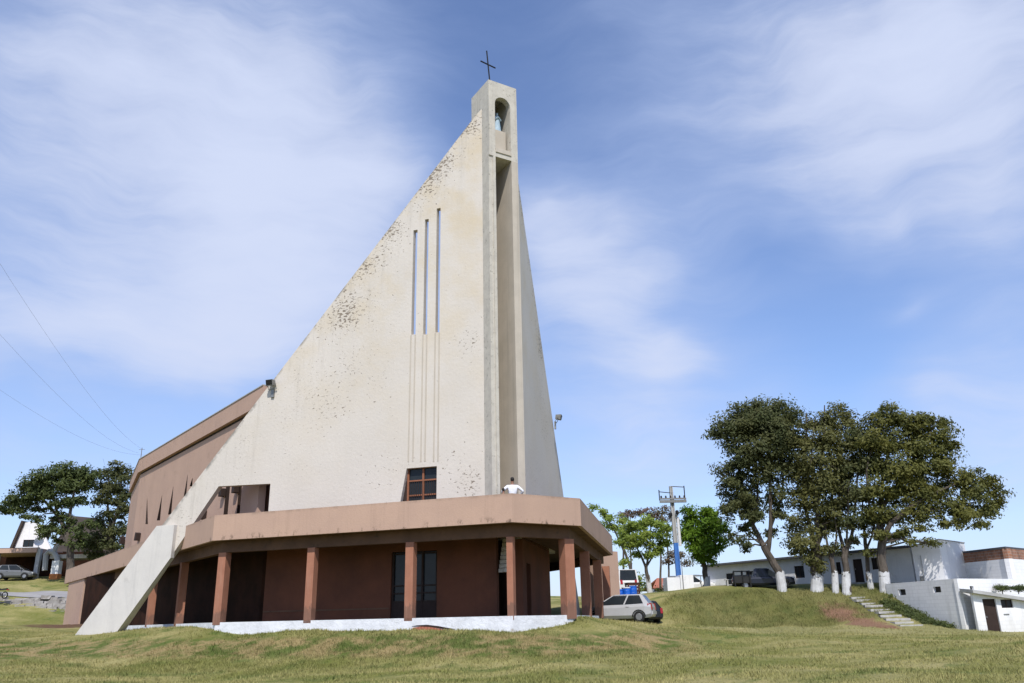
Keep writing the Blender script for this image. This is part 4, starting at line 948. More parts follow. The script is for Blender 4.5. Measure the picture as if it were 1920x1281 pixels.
mb = MB(); mb.lathe((.18, 0, .90), [(.05, -.10), (.16, -.06), (.17, .04), (.06, .11)], 12, sx=1.7); mb.build('fuel_tank', ['black_paint'], mt)
mb = MB(); mb.hexa([(-.80, -.12, .82), (-.1, -.13, .78), (-.1, .13, .78), (-.80, .12, .82)], [(-.85, -.1, .96), (-.1, -.12, .88), (-.1, .12, .88), (-.85, .1, .96)]); mb.build('seat', ['black_trim'], mt)
mb = MB(); mb.tube([(.30, -.36, 1.10), (.42, -.1, 1.06), (.42, .1, 1.06), (.30, .36, 1.10)], .022, 6); mb.build('handlebar', ['dark_metal'], mt)
mb = MB(); mb.lathe((.56, 0, .95), [(.04, -.08), (.09, 0), (.04, .08)], 10); mb.build('headlight', ['clear_lamp'], mt)
mb = MB(); mb.box((-.95, 0, .80), (.12, .2, .1)); mb.build('tail_light', ['red_lamp'], mt)
# blue drums and brown crate near the van
for i, (x, lab) in enumerate(((1150, 'leftmost of the four blue plastic drums behind the silver hatchback'), (1163, 'second from the left of the four blue plastic drums'), (1176, 'third from the left of the four blue plastic drums, light lid on top'), (1188, 'rightmost of the four blue plastic drums, nearest the bank'))):
    p = aty(x, 1121, 63.2+.15*(i % 2)); z0 = gz1(p[0], p[1])-.02
    t = thing('plastic_drum', (p[0], p[1], z0), lab, 'drum', 'blue drums behind the silver car', 0, True)
    mb = MB(); mb.lathe((0, 0, 0), [(.24, 0), (.27, .04), (.275, .2), (.285, .22), (.275, .24), (.275, .44), (.285, .46), (.275, .48), (.26, .64)], 16); mb.build('barrel', ['blue_plastic'], t)
    mb = MB(); mb.lathe((0, 0, .64), [(.285, 0), (.285, .05), (.22, .07)], 16); mb.build('lid', ['white_paint' if i == 2 else 'blue_plastic'], t)
p = aty(1186, 1110, 68); ct = thing('crate', (p[0], p[1], gz1(p[0], p[1])), 'dark brown wooden crate below the rear of the white van', 'crate', None, .2, True)
mb = MB()
for x in (-.42, .42):
    for y in (-.32, .32): mb.box((x, y, .45), (.08, .08, .9))
for z in (.12, .36, .60, .84):
    for y in (-.37, .37): mb.box((0, y, z), (.98, .02, .16))
    for x in (-.48, .48): mb.box((x, 0, z), (.02, .72, .16))
mb.build('slats', ['cardboard'], ct); mb = MB(); mb.box((0, 0, .93), (1.02, .8, .05)); mb.build('lid', ['wood_dark'], ct)

# ------------------------------------------------------------------ utility pole, pedestal, canopies
yp = 69.0; b0 = aty(1274, 1095, yp); tp = aty(1257.5, 912, yp); zp0 = gz1(b0[0], b0[1])
po = thing('utility_pole', (b0[0], b0[1], zp0), 'pale concrete utility pole with blue painted foot and crossarm', 'utility pole', None, 0, True)
H = tp[2]-zp0; tx = tp[0]-b0[0]
mb = MB(); zbl = aty(1266, 1018, yp)[2]-zp0
def pq(z): f = z/H; return (tx*f, 0, z)
def psec(mb, z0, z1):
    w0, w1 = .21-.10*z0/H, .21-.10*z1/H
    for sx in (-1, 1):
        mb.hexa([(pq(z0)[0]+sx*w0*.75-.055, -.16, z0), (pq(z0)[0]+sx*w0*.75+.055, -.16, z0), (pq(z0)[0]+sx*w0*.75+.055, .16, z0), (pq(z0)[0]+sx*w0*.75-.055, .16, z0)],
                [(pq(z1)[0]+sx*w1*.75-.045, -.14, z1), (pq(z1)[0]+sx*w1*.75+.045, -.14, z1), (pq(z1)[0]+sx*w1*.75+.045, .14, z1), (pq(z1)[0]+sx*w1*.75-.045, .14, z1)])
    mb.hexa([(pq(z0)[0]-w0*.7, -.05, z0), (pq(z0)[0]+w0*.7, -.05, z0), (pq(z0)[0]+w0*.7, .05, z0), (pq(z0)[0]-w0*.7, .05, z0)], [(pq(z1)[0]-w1*.7, -.05, z1), (pq(z1)[0]+w1*.7, -.05, z1), (pq(z1)[0]+w1*.7, .05, z1), (pq(z1)[0]-w1*.7, .05, z1)])
psec(mb, zbl, H); mb.build('shaft', ['concrete'], po)
mb = MB(); psec(mb, -.2, zbl-.003); mb.build('painted_foot', ['blue_paint'], po)
zc1 = aty(1260, 941, yp)[2]-zp0; xl, xr_ = aty(1236, 941, yp)[0]-b0[0], aty(1286, 943, yp)[0]-b0[0]
mb = MB(); mb.box(((xl+xr_)/2, -.26, zc1), (xr_-xl, .16, .22)); mb.box(((xl+xr_)/2, -.26, zc1+.22), (xr_-xl, .12, .12)); mb.build('crossarm', ['grey_metal'], po)
zt1 = aty(1260, 917, yp)[2]-zp0
mb = MB()
mb.tube([(xl, -.26, zc1+.1), (xl, -.26, zt1-.1)], .045, 6); mb.tube([(xr_-.1, -.26, zc1+.1), (xr_-.1, -.26, zt1+.2)], .045, 6)
mb.tube([(xl, -.26, zt1-.25), (tx, -.1, zt1-.35)], .035, 6); mb.tube([(xr_-.1, -.26, zt1+.1), (tx, -.1, zt1+.2)], .035, 6); mb.build('bracket', ['dark_metal'], po)
for x in np.linspace(xl+.15, xr_-.15, 6):
    mb = MB(); mb.lathe((x, -.26, zc1+.28), [(.05, 0), (.09, .06), (.05, .10), (.08, .14), (.03, .2)], 8); mb.build('insulator', ['wood_dark'], po)
mb = MB(); cz0, cz1 = aty(1271, 1024, yp)[2]-zp0, aty(1266, 970, yp)[2]-zp0
mb.tube([(tx*.55+.34, -.1, cz0), (tx*.85+.34, -.1, cz1)], .125, 10); mb.build('cable_duct', ['white_paint'], po)
for (x, y) in ((1268, 962), (1256, 966)): p = aty(x, y, yp); mb = MB(); mb.lathe((p[0]-b0[0], -.35, p[2]-zp0), [(.08, -.18), (.14, -.1), (.14, .1), (.08, .18)], 10); mb.build('street_light', ['dark_metal'], po)
pd = aty(1274, 1112, 66.5); zz_ = gz1(pd[0], pd[1])
pt_ = thing('pedestal', (pd[0], pd[1], zz_), 'white painted block plinth around the foot of the utility pole', 'pedestal', None, .05, True)
mb = MB(); mb.box((-.55, 0, .40), (1.0, 1.4, 1.0)); mb.build('low_block', ['white_wall'], pt_)
mb = MB(); mb.box((.48, 0, .48), (1.02, 1.5, 1.16)); mb.build('tall_block', ['white_wall'], pt_)
mb = MB(); mb.tube([(.15, -.82, -.1), (.15, -.82, 2.4)], .03, 6); mb.build('post', ['grey_metal'], pt_)
for x0, x1, y, Yd, lab in ((1254, 1276, 1083, 76, 'low flat grey canopy left of the blue pole foot'), (1290, 1316, 1081, 76, 'low flat grey canopy right of the blue pole foot')):
    a_, b_ = aty(x0, y, Yd), aty(x1, y, Yd); zg = gz1(a_[0], a_[1]); t = thing('canopy', ((a_[0]+b_[0])/2, Yd, zg), lab, 'canopy', 'grey canopies beyond the pole', 0, True)
    wq = (b_[0]-a_[0])/2; hq = a_[2]-zg
    mb = MB(); mb.hexa([(-wq, -.7, hq-.05), (wq, -.7, hq-.05), (wq, .7, hq+.02), (-wq, .7, hq+.02)], [(-wq, -.7, hq+.03), (wq, -.7, hq+.03), (wq*.6, .5, hq+.16), (-wq*.6, .5, hq+.16)]); mb.build('roof', ['grey_metal'], t)
    for sx in (-.8, .8): mb = MB(); mb.tube([(wq*sx, 0, 0), (wq*sx, 0, hq-.03)], .03, 6); mb.build('post', ['grey_metal'], t)
bp = aty(1378, 1112, 64); be = thing('bench', seat(bp), 'small grey bench left of the dark blue pickup', 'bench', None, 0, True)
mb = MB(); mb.box((0, 0, .44), (1.3, .38, .05)); mb.build('seat', ['concrete'], be)
for sx in (-.5, .5): mb = MB(); mb.box((sx, 0, .20), (.10, .34, .42)); mb.build('leg', ['concrete'], be)

# ------------------------------------------------------------------ buildings on the right
def holes_px(fn, lst): 
    out = []
    for x0, x1, y0, y1 in lst:
        a_, b_ = fn((x0+x1)/2-(x1-x0)/2, (y0+y1)/2), fn((x0+x1)/2+(x1-x0)/2, (y0+y1)/2)
        zt_, zb2 = fn((x0+x1)/2, y0)[1], fn((x0+x1)/2, y1)[1]
        out.append((min(a_[0], b_[0]), max(a_[0], b_[0]), zb2, zt_))
    return out
def openings(parent, P0, d, lst, names, frame='wood_dark'):
    for (a_, b_, z0, z1), nm in zip(lst, names):
        f = MB()
        if nm == 'door':
            f.wall(P0, d, .05, rect((a_+.003, b_-.003), z0, z1), off=-.10); o = f.build('door', ['wood_dark'], parent)
            h = MB(); h.wall(P0, d, .04, rect((a_+.10, a_+.16), z0+.95, z0+1.05), off=-.06); h.build('handle', ['grey_metal'], o)
        elif nm == 'vent':
            f.wall(P0, d, .03, rect((a_+.003, b_-.003), z0+.003, z1-.003), off=-.16); o = f.build('vent', ['dark_metal'], parent)
        else:
            um = (a_+b_)/2
            for r in (rect((a_+.003, a_+.06), z0, z1), rect((b_-.06, b_-.003), z0, z1), rect((um-.03, um+.03), z0+.06, z1-.06), rect((a_+.06, b_-.06), z0+.003, z0+.06), rect((a_+.06, b_-.06), z1-.06, z1-.003)): f.wall(P0, d, .05, r, off=-.06)
            o = f.build('window', [frame], parent)
            p_ = MB(); p_.wall(P0, d, .02, rect((a_+.05, b_-.05), z0+.05, z1-.05), off=-.085); p_.build('pane', ['glass'], o)
LB0, LB1 = aty(1329, 1112, 80), aty(1716, 1088, 61.5); LBd = LB1[:2]-LB0[:2]; LBl = np.linalg.norm(LBd); LBd = LBd/LBl
def bp_(x, y): return tuple(onplane(x, y, LB0, LBd))
zb0 = 3.2; ze0 = bp_(1353.6, 1061)[1]; ze1 = bp_(1516, 1044)[1]; zE = (ze0+ze1)/2
lb = thing('long_building', (LB0[0], LB0[1], 3.9), 'long low white building with dark roof edge behind the tree row', 'building')
hl = holes_px(bp_, [(1362, 1378, 1075, 1096), (1399, 1414, 1071, 1092), (1427, 1440, 1068, 1089), (1490, 1508, 1061, 1084), (1568, 1577, 1054, 1077), (1634, 1648, 1046, 1068)])
hd_ = holes_px(bp_, [(1601, 1619, 1048, 1102)]); hd_[0] = (hd_[0][0], hd_[0][1], 3.95, hd_[0][3]); hl.append(hd_[0])
mb = MB(); mb.wall(LB0, LBd, .2, [(0, zb0), (LBl, zb0), (LBl, zE), (0, zE)], [rect((a_, b_), z0, z1) for a_, b_, z0, z1 in hl])
LBn = np.array([-LBd[1], LBd[0]]);  LBn = LBn if LBn[1] > 0 else -LBn
c_ = [LB0[:2]+LBn*.201, LB1[:2]+LBn*.201, LB1[:2]+LBn*4.5, LB0[:2]+LBn*4.5]
for i in (1, 3):
    a_, b_ = c_[i], c_[(i+1) % 4]; mb.wall(a_, (b_-a_)/np.linalg.norm(b_-a_), .2, [(0, zb0), (np.linalg.norm(b_-a_), zb0), (np.linalg.norm(b_-a_), zE), (0, zE)])
mb.build('wall', ['white_wall'], lb)
openings(lb, LB0, LBd, hl, ['window']*6+['door'])
for (a_, b_, z0, z1) in hl[:6]:
    pass
mb = MB(); rf = [LB0[:2]-LBn*.45-LBd*.3, LB1[:2]-LBn*.45, LB1[:2]+LBn*4.8, LB0[:2]+LBn*4.8-LBd*.3]; mb.prism([tuple(p) for p in rf], [zE+.003, zE+.003, zE+.08, zE+.08], [zE+.16, zE+.16, zE+.24, zE+.24]); mb.build('roof', ['fibro_roof'], lb)
mb = MB(); mb.prism([tuple(p) for p in (c_[0]+LBn*.1, c_[1]+LBn*.1, c_[2]-LBn*.1, c_[3]-LBn*.1)], 3.7, 3.75); mb.build('floor', ['room_shade'], lb)
# porch slab before the door
ds = np.array(LB0[:2])+LBd*(hd_[0][0]+hd_[0][1])/2-LBn*.9
tag_o = MB(); tag_o.box((0, 0, .12), (2.4, 1.6, .34), 0); 
t = thing('door_step', (ds[0], ds[1], 3.62), 'pale concrete doorstep before the dark door of the long building', 'doorstep', None, math.atan2(LBd[1], LBd[0]), True); tag_o.build('step_block', ['slab'], t)
# white annex at its right-hand end
AN0 = aty(1719, 1089, 61.0)[:2]; an1 = aty(1772, 1083, 59.6)[:2]; ad = an1-AN0; al = np.linalg.norm(ad); ad /= al; an_n = np.array([-ad[1], ad[0]])
za0 = onplane(1711, 1025, AN0, ad)[1]; za1 = onplane(1763, 1012, AN0, ad)[1]
an = thing('annex', (AN0[0], AN0[1], 3.6), 'tall white plastered annex at the right end of the long building', 'building')
mb = MB(); q4 = [AN0, an1, an1+an_n*5, AN0+an_n*5]; mb.prism([tuple(p) for p in q4], 2.2, [za0, za1, za1, za0]); mb.build('wall', ['white_wall'], an)
mb = MB(); q5 = offset_line(q4+[q4[0]], .12)[:4]; mb.prism([tuple(p) for p in (AN0-ad*.04-an_n*.04, an1+ad*.04-an_n*.04, q4[2]+ad*.04, q4[3]-ad*.04)], [za0+.003, za1+.003, za1+.003, za0+.003], [za0+.07, za1+.07, za1+.07, za0+.07]); mb.build('coping', ['concrete'], an)
mb = MB(); u, z = onplane(1730, 1086, AN0, ad); mb.wall(AN0, ad, .06, rect((u-.15, u+.15), z-.15, z+.2), off=.055); mb.build('meter_box', ['grey_metal'], an)
mb = MB(); u, z = onplane(1723, 1075, AN0, ad); mb.wall(AN0, ad, .08, rect((u+.3, u+.36), 2.3, z+1.2), off=.078); mb.build('downpipe', ['concrete'], an)
# brick topped building
BC = aty(1899, 1085, 58.5)[:2]; zbt = aty(1899, 1024.5, 58.5)[2]; BLf = atz(1764, 1039, zbt)[:2]; BRt = atz(1960, 1032, zbt)[:2]
bt = thing('brick_building', (BC[0], BC[1], 3.4), 'flat roofed building with exposed red brick band above whitewashed blocks', 'building')
d1 = BC-BLf; l1 = np.linalg.norm(d1); d1 /= l1; d2_ = BRt-BC; l2 = np.linalg.norm(d2_); d2_ /= l2
zs0 = onplane(1780, 1057, BLf, d1)[1]; zs1 = onplane(1894, 1048.5, BLf, d1)[1]; zs_ = (zs0+zs1)/2
mb = MB(); mb.wall(BLf, d1, .3, rect((0, l1), 1.5, zs_-.002)); mb.wall(BC, d2_, .3, [(0.001, 1.5), (l2, 1.5), (l2, zs_-.002), (.001, zs_-.002)]); mb.build('wall', ['white_block'], bt)
mb = MB(); mb.wall(BRt-d1*l1, d1, .3, rect((0, l1-.31), 1.5, zbt-.14)); mb.build('back_wall', ['white_block'], bt)
mb = MB(); mb.wall(BLf, d1, .3, rect((0, l1), zs_, zbt-.14)); mb.wall(BC, d2_, .3, rect((0.001, l2), zs_, zbt-.14)); mb.build('brick_band', ['brick'], bt)
mb = MB(); k_ = np.array([-d1[1], d1[0]]); mb.prism([tuple(BLf-k_*.08), tuple(BC+d2_*.0-k_*.08), tuple(BRt), tuple(BRt-d1*l1), tuple(BLf+d2_*l2*.98)], zbt-.139, zbt); mb.build('roof', ['fibro_roof'], bt)
# lower white block building
KC = aty(1812, 1182, 52.2); KC2 = KC[:2]; zk = aty(1794, 1085, 52.2)[2]
KL = atz(1660, 1095, zk)[:2]; KR = atz(1860, 1088, zk)[:2]
kb = thing('block_building', (KC[0], KC[1], .4), 'low whitewashed block building with small vents set into the bank', 'building')
dl = KC2-KL; ll = np.linalg.norm(dl); dl /= ll; drr = dr(26); LRX = 11.0
fl_ = lambda x, y: tuple(onplane(x, y, KL, dl)); fr_ = lambda x, y: tuple(onplane(x, y, KC2, drr))
hL = holes_px(fl_, [(1685, 1698, 1105, 1116), (1750, 1764, 1100, 1111)]); hR = holes_px(fr_, [(1819, 1826, 1099, 1108)])
mb = MB(); mb.wall(KL, dl, .25, rect((0, ll), 0, zk), [rect((a_, b_), z0, z1) for a_, b_, z0, z1 in hL]); mb.wall(KC2, drr, .25, rect((.001, LRX), 0, zk), [rect((a_, b_), z0, z1) for a_, b_, z0, z1 in hR]); mb.build('wall', ['white_block'], kb)
openings(kb, KL, dl, hL, ['vent']*2); openings(kb, KC2, drr, hR, ['vent'])
kn = np.array([-dl[1], dl[0]]); kn = kn if kn[1] > 0 else -kn
mb = MB(); mb.prism([tuple(KL+kn*.26+dl*.1), tuple(KC2+kn*.3-dl*.26+drr*.02), tuple(KC2+drr*LRX+kn*.4), tuple(KC2+drr*LRX+kn*9), tuple(KL+kn*9)], zk-.25, zk-.10); mb.build('roof', ['concrete'], kb)
# shed with door and window in front of it
SH0 = aty(1836, 1184, 51.2)[:2]; sdv = dr(7)
fs = lambda x, y: tuple(onplane(x, y, SH0, sdv))
zs_l, zs_r = fs(1840, 1112)[1], fs(1918, 1124)[1]; SL = 6.5
kS = (zs_r-zs_l)/(fs(1918, 1124)[0]-fs(1840, 1112)[0])
sh = thing('shed', (SH0[0], SH0[1], .4), 'small white lean-to shed with dark door and square window', 'shed')
hs = holes_px(fs, [(1847, 1872, 1123, 1183), (1877, 1899, 1124, 1140)]); hs[0] = (hs[0][0], hs[0][1], .35, hs[0][3])
mb = MB(); mb.wall(SH0, sdv, .2, [(0, 0), (SL, 0), (SL, zs_l+kS*SL), (0, zs_l)], [rect((a_, b_), max(z0, .02), z1) for a_, b_, z0, z1 in hs]); 
sn = np.array([-sdv[1], sdv[0]]); sn = sn if sn[1] > 0 else -sn
mb.build('wall', ['white_block'], sh); openings(sh, SH0, sdv, hs, ['door', 'window'])
mb = MB(); mb.prism([tuple(SH0-sn*.35-sdv*.15), tuple(SH0+sdv*SL-sn*.35), tuple(SH0+sdv*SL+sn*2.2), tuple(SH0+sn*.9-sdv*.15)], [zs_l+.003, zs_l+kS*SL+.003, zs_l+kS*SL+.1, zs_l+.1], [zs_l+.19, zs_l+kS*SL+.19, zs_l+kS*SL+.30, zs_l+.30]); mb.build('roof', ['concrete'], sh)
mb = MB(); u, z = fs(1889, 1152); mb.wall(SH0, sdv, .03, rect((u-.25, u+.1), z-.03, z+.03), off=.028); mb.build('grille', ['grey_metal'], sh)
# concrete steps up the bank
s0, s1 = np.array(aty(1606, 1121, 59.2)), np.array(aty(1703, 1168, 53.4))
stp = thing('bank_steps', (s1[0], s1[1], gz1(s1[0], s1[1])), 'flight of worn pale concrete steps up the bank beside the white block wall', 'steps')
for k in range(10):
    f = k/9; p = s0*(1-f)+s1*f; z = gz1(p[0], p[1]); L_ = .95+.55*f+.15*math.sin(k*2.1)
    mb = MB(); mb.box((p[0]+.12*math.sin(k*3.1), p[1], z-.02+.03*math.sin(k*2.7)), (L_, .50, .15), rad(4+9*math.sin(k*1.7))); mb.build('step', ['slab'], stp)

gv = []
for k in range(120):
    a_, b_ = RNG.random(), RNG.random()
    if a_+b_ > 1: a_, b_ = 1-a_, 1-b_
    q_ = np.array(aty(1650, 1114, 58.6))*(1-a_-b_)+np.array(aty(1672, 1130, 57.6))*a_+np.array(aty(1790, 1178, 53.2))*b_
    q_ = q_+np.array([RNG.normal(-.25, .3), RNG.normal(-.5, .3), 0]); q_[2] = gz1(q_[0], q_[1])+.03; gv.append(q_)
GROUND_COVER = gv

# ------------------------------------------------------------------ left side: stone bank, road, house
sw = thing('stone_wall', tuple(aty(60, 1160, 82)), 'rough grey rubble stone bank below the road on the left', 'stone wall')
mb = MB()
for row in range(7):
    x = -70.0
    while x < -40.2:
        wdt = RNG.uniform(.5, 1.3); f = row/6
        yb = 81.6+f*1.9; zb1 = aty(60, 1161, 82)[2]; zt1_ = aty(60, 1123, 83.5)[2]
        zc_ = zb1+(zt1_-zb1)*f-.12+RNG.normal(0, .08); hh = RNG.uniform(.30, .52); rr = RNG.normal(0, .2)
        ctr = np.array([x+wdt/2, yb+RNG.normal(0, .12), zc_]); q = []
        for (sx, sy, sz) in ((-1, -1, -1), (1, -1, -1), (1, 1, -1), (-1, 1, -1), (-1, -1, 1), (1, -1, 1), (1, 1, 1), (-1, 1, 1)):
            q.append(tuple(ctr+np.array([sx*wdt*.48, sy*.45, sz*hh*.6])*RNG.uniform(.75, 1.08, 3)))
        mb.hexa(q[:4], q[4:]); x += wdt*RNG.uniform(.85, 1.0)
mb.build('rubble', ['stone'], sw)
mb = MB(); zb1 = aty(60, 1161, 82)[2]
mb.hexa([(-72, 80.7, zb1-.6), (-42, 80.7, zb1-.6), (-42, 81.2, zb1-.6), (-72, 81.2, zb1-.6)], [(-72, 80.7, zb1+.10), (-42, 80.7, zb1+.10), (-42, 81.2, zb1+.10), (-72, 81.2, zb1+.10)]); mb.build('kerb', ['limewash'], sw)
rv, rf_ = [], []
xs_ = np.linspace(-75, -30, 46)
for i, x in enumerate(xs_):
    for y in (84.6, 86.0, 87.4, 88.8): rv.append((x, y, gz1(x, y)+.05))
rf_ = [(i*4+j, (i+1)*4+j, (i+1)*4+j+1, i*4+j+1) for i in range(len(xs_)-1) for j in range(3)]
me = bpy.data.meshes.new('road'); fast_mesh(me, rv, rf_); me.materials.append(MATS['asphalt']); ro_ = bpy.data.objects.new('road', me); COL.objects.link(ro_); tag(ro_, 'pale narrow road on the left above the stone bank', 'road', kind='structure')
HY = 101.0
def hp(x, y, Y=HY): return aty(x, y, Y)
hz = hp(60, 1086)[2]-.3
ho = thing('house', (hp(60, 1086)[0], HY, hz), 'white gabled house with steep dark roof and flat carport on the left', 'house')
a_, b_, c_2 = hp(22, 1028), hp(82, 1028), hp(52, 965)
mb = MB(); gd = np.array([1.0, 0.0]); g0 = np.array([a_[0], HY+2]); sc_ = (HY+2)/HY
def hu(x, y): p = aty(x, y, HY+2); return (p[0]-g0[0], p[2])
g0 = np.array([aty(22, 1028, HY+2)[0], HY+2])
wn = [hu(42, 1026), hu(62, 1026), hu(62, 1012), hu(42, 1012)]
mb.wall(g0, gd, .25, [(hu(22, 1028)[0], hz), (hu(95, 1028)[0], hz), hu(95, 1028), hu(72, 982), hu(58, 978), hu(38, 982), hu(22, 1028)], [rect((wn[0][0], wn[1][0]), wn[0][1], wn[2][1])]); mb.build('gable_wall', ['white_wall'], ho)
openings(ho, g0, gd, [(wn[0][0], wn[1][0], wn[0][1], wn[2][1])], ['window'])
mb = MB(); e_l, pk = aty(17, 1030, HY+1.6), aty(40, 976, HY+1.6); pk2 = aty(185, 972, HY+9); er = aty(225, 1036, HY+4); mrf = aty(100, 1036, HY+1)
def slabf(mb, pts, th):
    n_ = (Vector(pts[1])-Vector(pts[0])).cross(Vector(pts[2])-Vector(pts[0])).normalized()*th
    if n_.z < 0: pts = pts[::-1]; n_ = -n_
    mb.hexa([tuple(Vector(p)-n_) for p in pts], [tuple(p) for p in pts])
slabf(mb, [tuple(e_l), tuple(pk), (pk[0], pk[1]+7, pk[2]), (e_l[0], e_l[1]+7, e_l[2])], .3)
k1 = aty(72, 982, HY+1.6); slabf(mb, [tuple(aty(95, 1034, HY+1)), tuple(er), tuple(pk2), (k1[0], HY+9, pk2[2]+.4)], .3); mb.build('roof', ['dark_roof'], ho)
mb = MB(); p0, p1 = hp(-40, 1031, HY-4), hp(70, 1035, HY-4); mb.box(((p0[0]+p1[0])/2, HY-1, (p0[2]+p1[2])/2), (p1[0]-p0[0], 6.4, .5)); mb.build('carport_roof', ['pink'], ho)
mb = MB(); q0 = hp(-40, 1060, HY+1.8); q1_ = hp(70, 1060, HY+1.8); mb.box(((q0[0]+q1_[0])/2, HY+1.7, hz+2.0), (q1_[0]-q0[0], .2, 4.2)); mb.build('back_wall', ['room_shade'], ho)  # dark colour stands in for the shade inside the carport
for x in (-12, 66):
    p = hp(x, 1086, HY-3.8); mb = MB(); mb.box((p[0], HY-3.8, hz+1.7), (.45, .45, 3.5)); mb.build('pillar', ['concrete'], ho)
ap = [hp(84, 1070, HY-4), hp(86, 1040, HY-4), hp(92, 1034, HY-4), hp(101, 1036, HY-4), hp(106, 1044, HY-4), hp(110, 1060, HY-4)]
mb = MB(); mb.tube([tuple(p) for p in ap], .30, 8); mb.tube([tuple(p) for p in (hp(101, 1036, HY-4), hp(104, 1028, HY-4), hp(111, 1020, HY-4))], [.28, .25, .12], 8); mb.build('arch', ['concrete'], ho)
for x, Yq in ((103, HY-4.2),):
    p0, p1 = hp(x, 1086, Yq), hp(x, 1052, Yq); z0 = p0[2]-.2
    mb = MB(); mb.box((p0[0], Yq, (z0+.75+p1[2])/2), (.8, .8, p1[2]-z0-.75)); c0 = mb.build('column', ['white_wall'], ho); mb = MB(); mb.box((p0[0], Yq, z0+.374), (.9, .9, .75)); mb.build('column_foot', ['orange_paint'], ho)
mb = MB(); p0, p1 = hp(108, 1046, HY-2), hp(200, 1046, HY-2); mb.box(((p0[0]+p1[0])/2, HY-2.2, p0[2]), (p1[0]-p0[0], 3, .45)); mb.build('porch_roof', ['grey_plaster'], ho)
mb = MB(); mb.box(((p0[0]+p1[0])/2-1.5, HY+1.5, (hz+p0[2])/2+.3), (p1[0]-p0[0]+3.5, 2.5, p0[2]-hz+1.0)); mb.build('wall', ['room_shade'], ho)  # coloured dark for the shade under the porch roof
ds_ = hp(73, 1016, HY-3); t = thing('satellite_dish', (ds_[0], HY-3, ds_[2]), 'pale satellite dish on the flat carport roof', 'satellite dish', None, rad(20), True)
mb = MB(); mb.lathe((0, 0, 0), [(.02, -.12), (.25, -.08), (.45, .02), (.52, .12), (.50, .13), (.43, .04), (.2, -.05)], 16); d_o = mb.build('dish', ['white_paint'], t); d_o.rotation_euler = (rad(75), 0, 0)
mb = MB(); mb.tube([(0, .1, 0), (0, .15, -.75)], .04, 6); mb.build('mast', ['grey_metal'], t)
# far house with a clay tile roof beyond the pole
q0, q1_ = aty(1224, 1102, 96), aty(1258, 1102, 96); q2_ = aty(1232, 1084, 100); q3_ = aty(1252, 1084, 100)
fh = thing('tiled_house', (q0[0], 98, q0[2]-2), 'distant low house with orange clay tile roof left of the pole', 'house')
mb = MB(); mb.box(((q0[0]+q1_[0])/2, 98.5, q0[2]-1.4), (q1_[0]-q0[0]-.6, 4, 2.6)); mb.build('wall', ['white_wall'], fh)
mb = MB(); slabf(mb, [tuple(q0), tuple(q1_), tuple(q3_), tuple(q2_)], .15); slabf(mb, [(q1_[0], 104, q1_[2]), (q0[0], 104, q0[2]), tuple(q2_), tuple(q3_)], .15); mb.build('roof', ['clay_tile'], fh)

# ------------------------------------------------------------------ trees
def leaves(centers, radii, n_per_m3, size, flat=.75, sub=10, rng=RNG):
    vs = []
    for C_, r in zip(centers, radii):
        ns = max(4, int(sub*(r**2)))
        d_ = rng.normal(size=(ns, 3)); d_ /= np.linalg.norm(d_, axis=1)[:, None]
        sc3 = d_*(1.08*rng.random(ns)**.42)[:, None]*np.array([r, r, r*flat]); sc3 += np.array(C_)
        n = int(n_per_m3*r*r*4); k = rng.integers(0, ns, n)
        spread = .34*r**.5
        P = sc3[k]+np.clip(rng.normal(size=(n, 3)), -1.7, 1.7)*np.array([spread, spread, spread*.55])*(.6+.8*rng.random(ns)[k])[:, None]
        ow = P-np.array(C_); ow /= np.linalg.norm(ow, axis=1)[:, None]+1e-6
        nr = rng.normal(size=(n, 3))*.5+ow*.85+np.array([0, 0, .45]); nr /= np.linalg.norm(nr, axis=1)[:, None]
        t1 = np.cross(nr, rng.normal(size=(n, 3))); t1 /= np.linalg.norm(t1, axis=1)[:, None]+1e-9; t2 = np.cross(nr, t1)
        s_ = size*rng.uniform(.6, 1.35, n)[:, None]
        vs.append(np.stack([P-t1*s_, P+t2*s_*.42, P+t1*s_, P-t2*s_*.42], 1))
    return np.concatenate(vs).reshape(-1, 3)
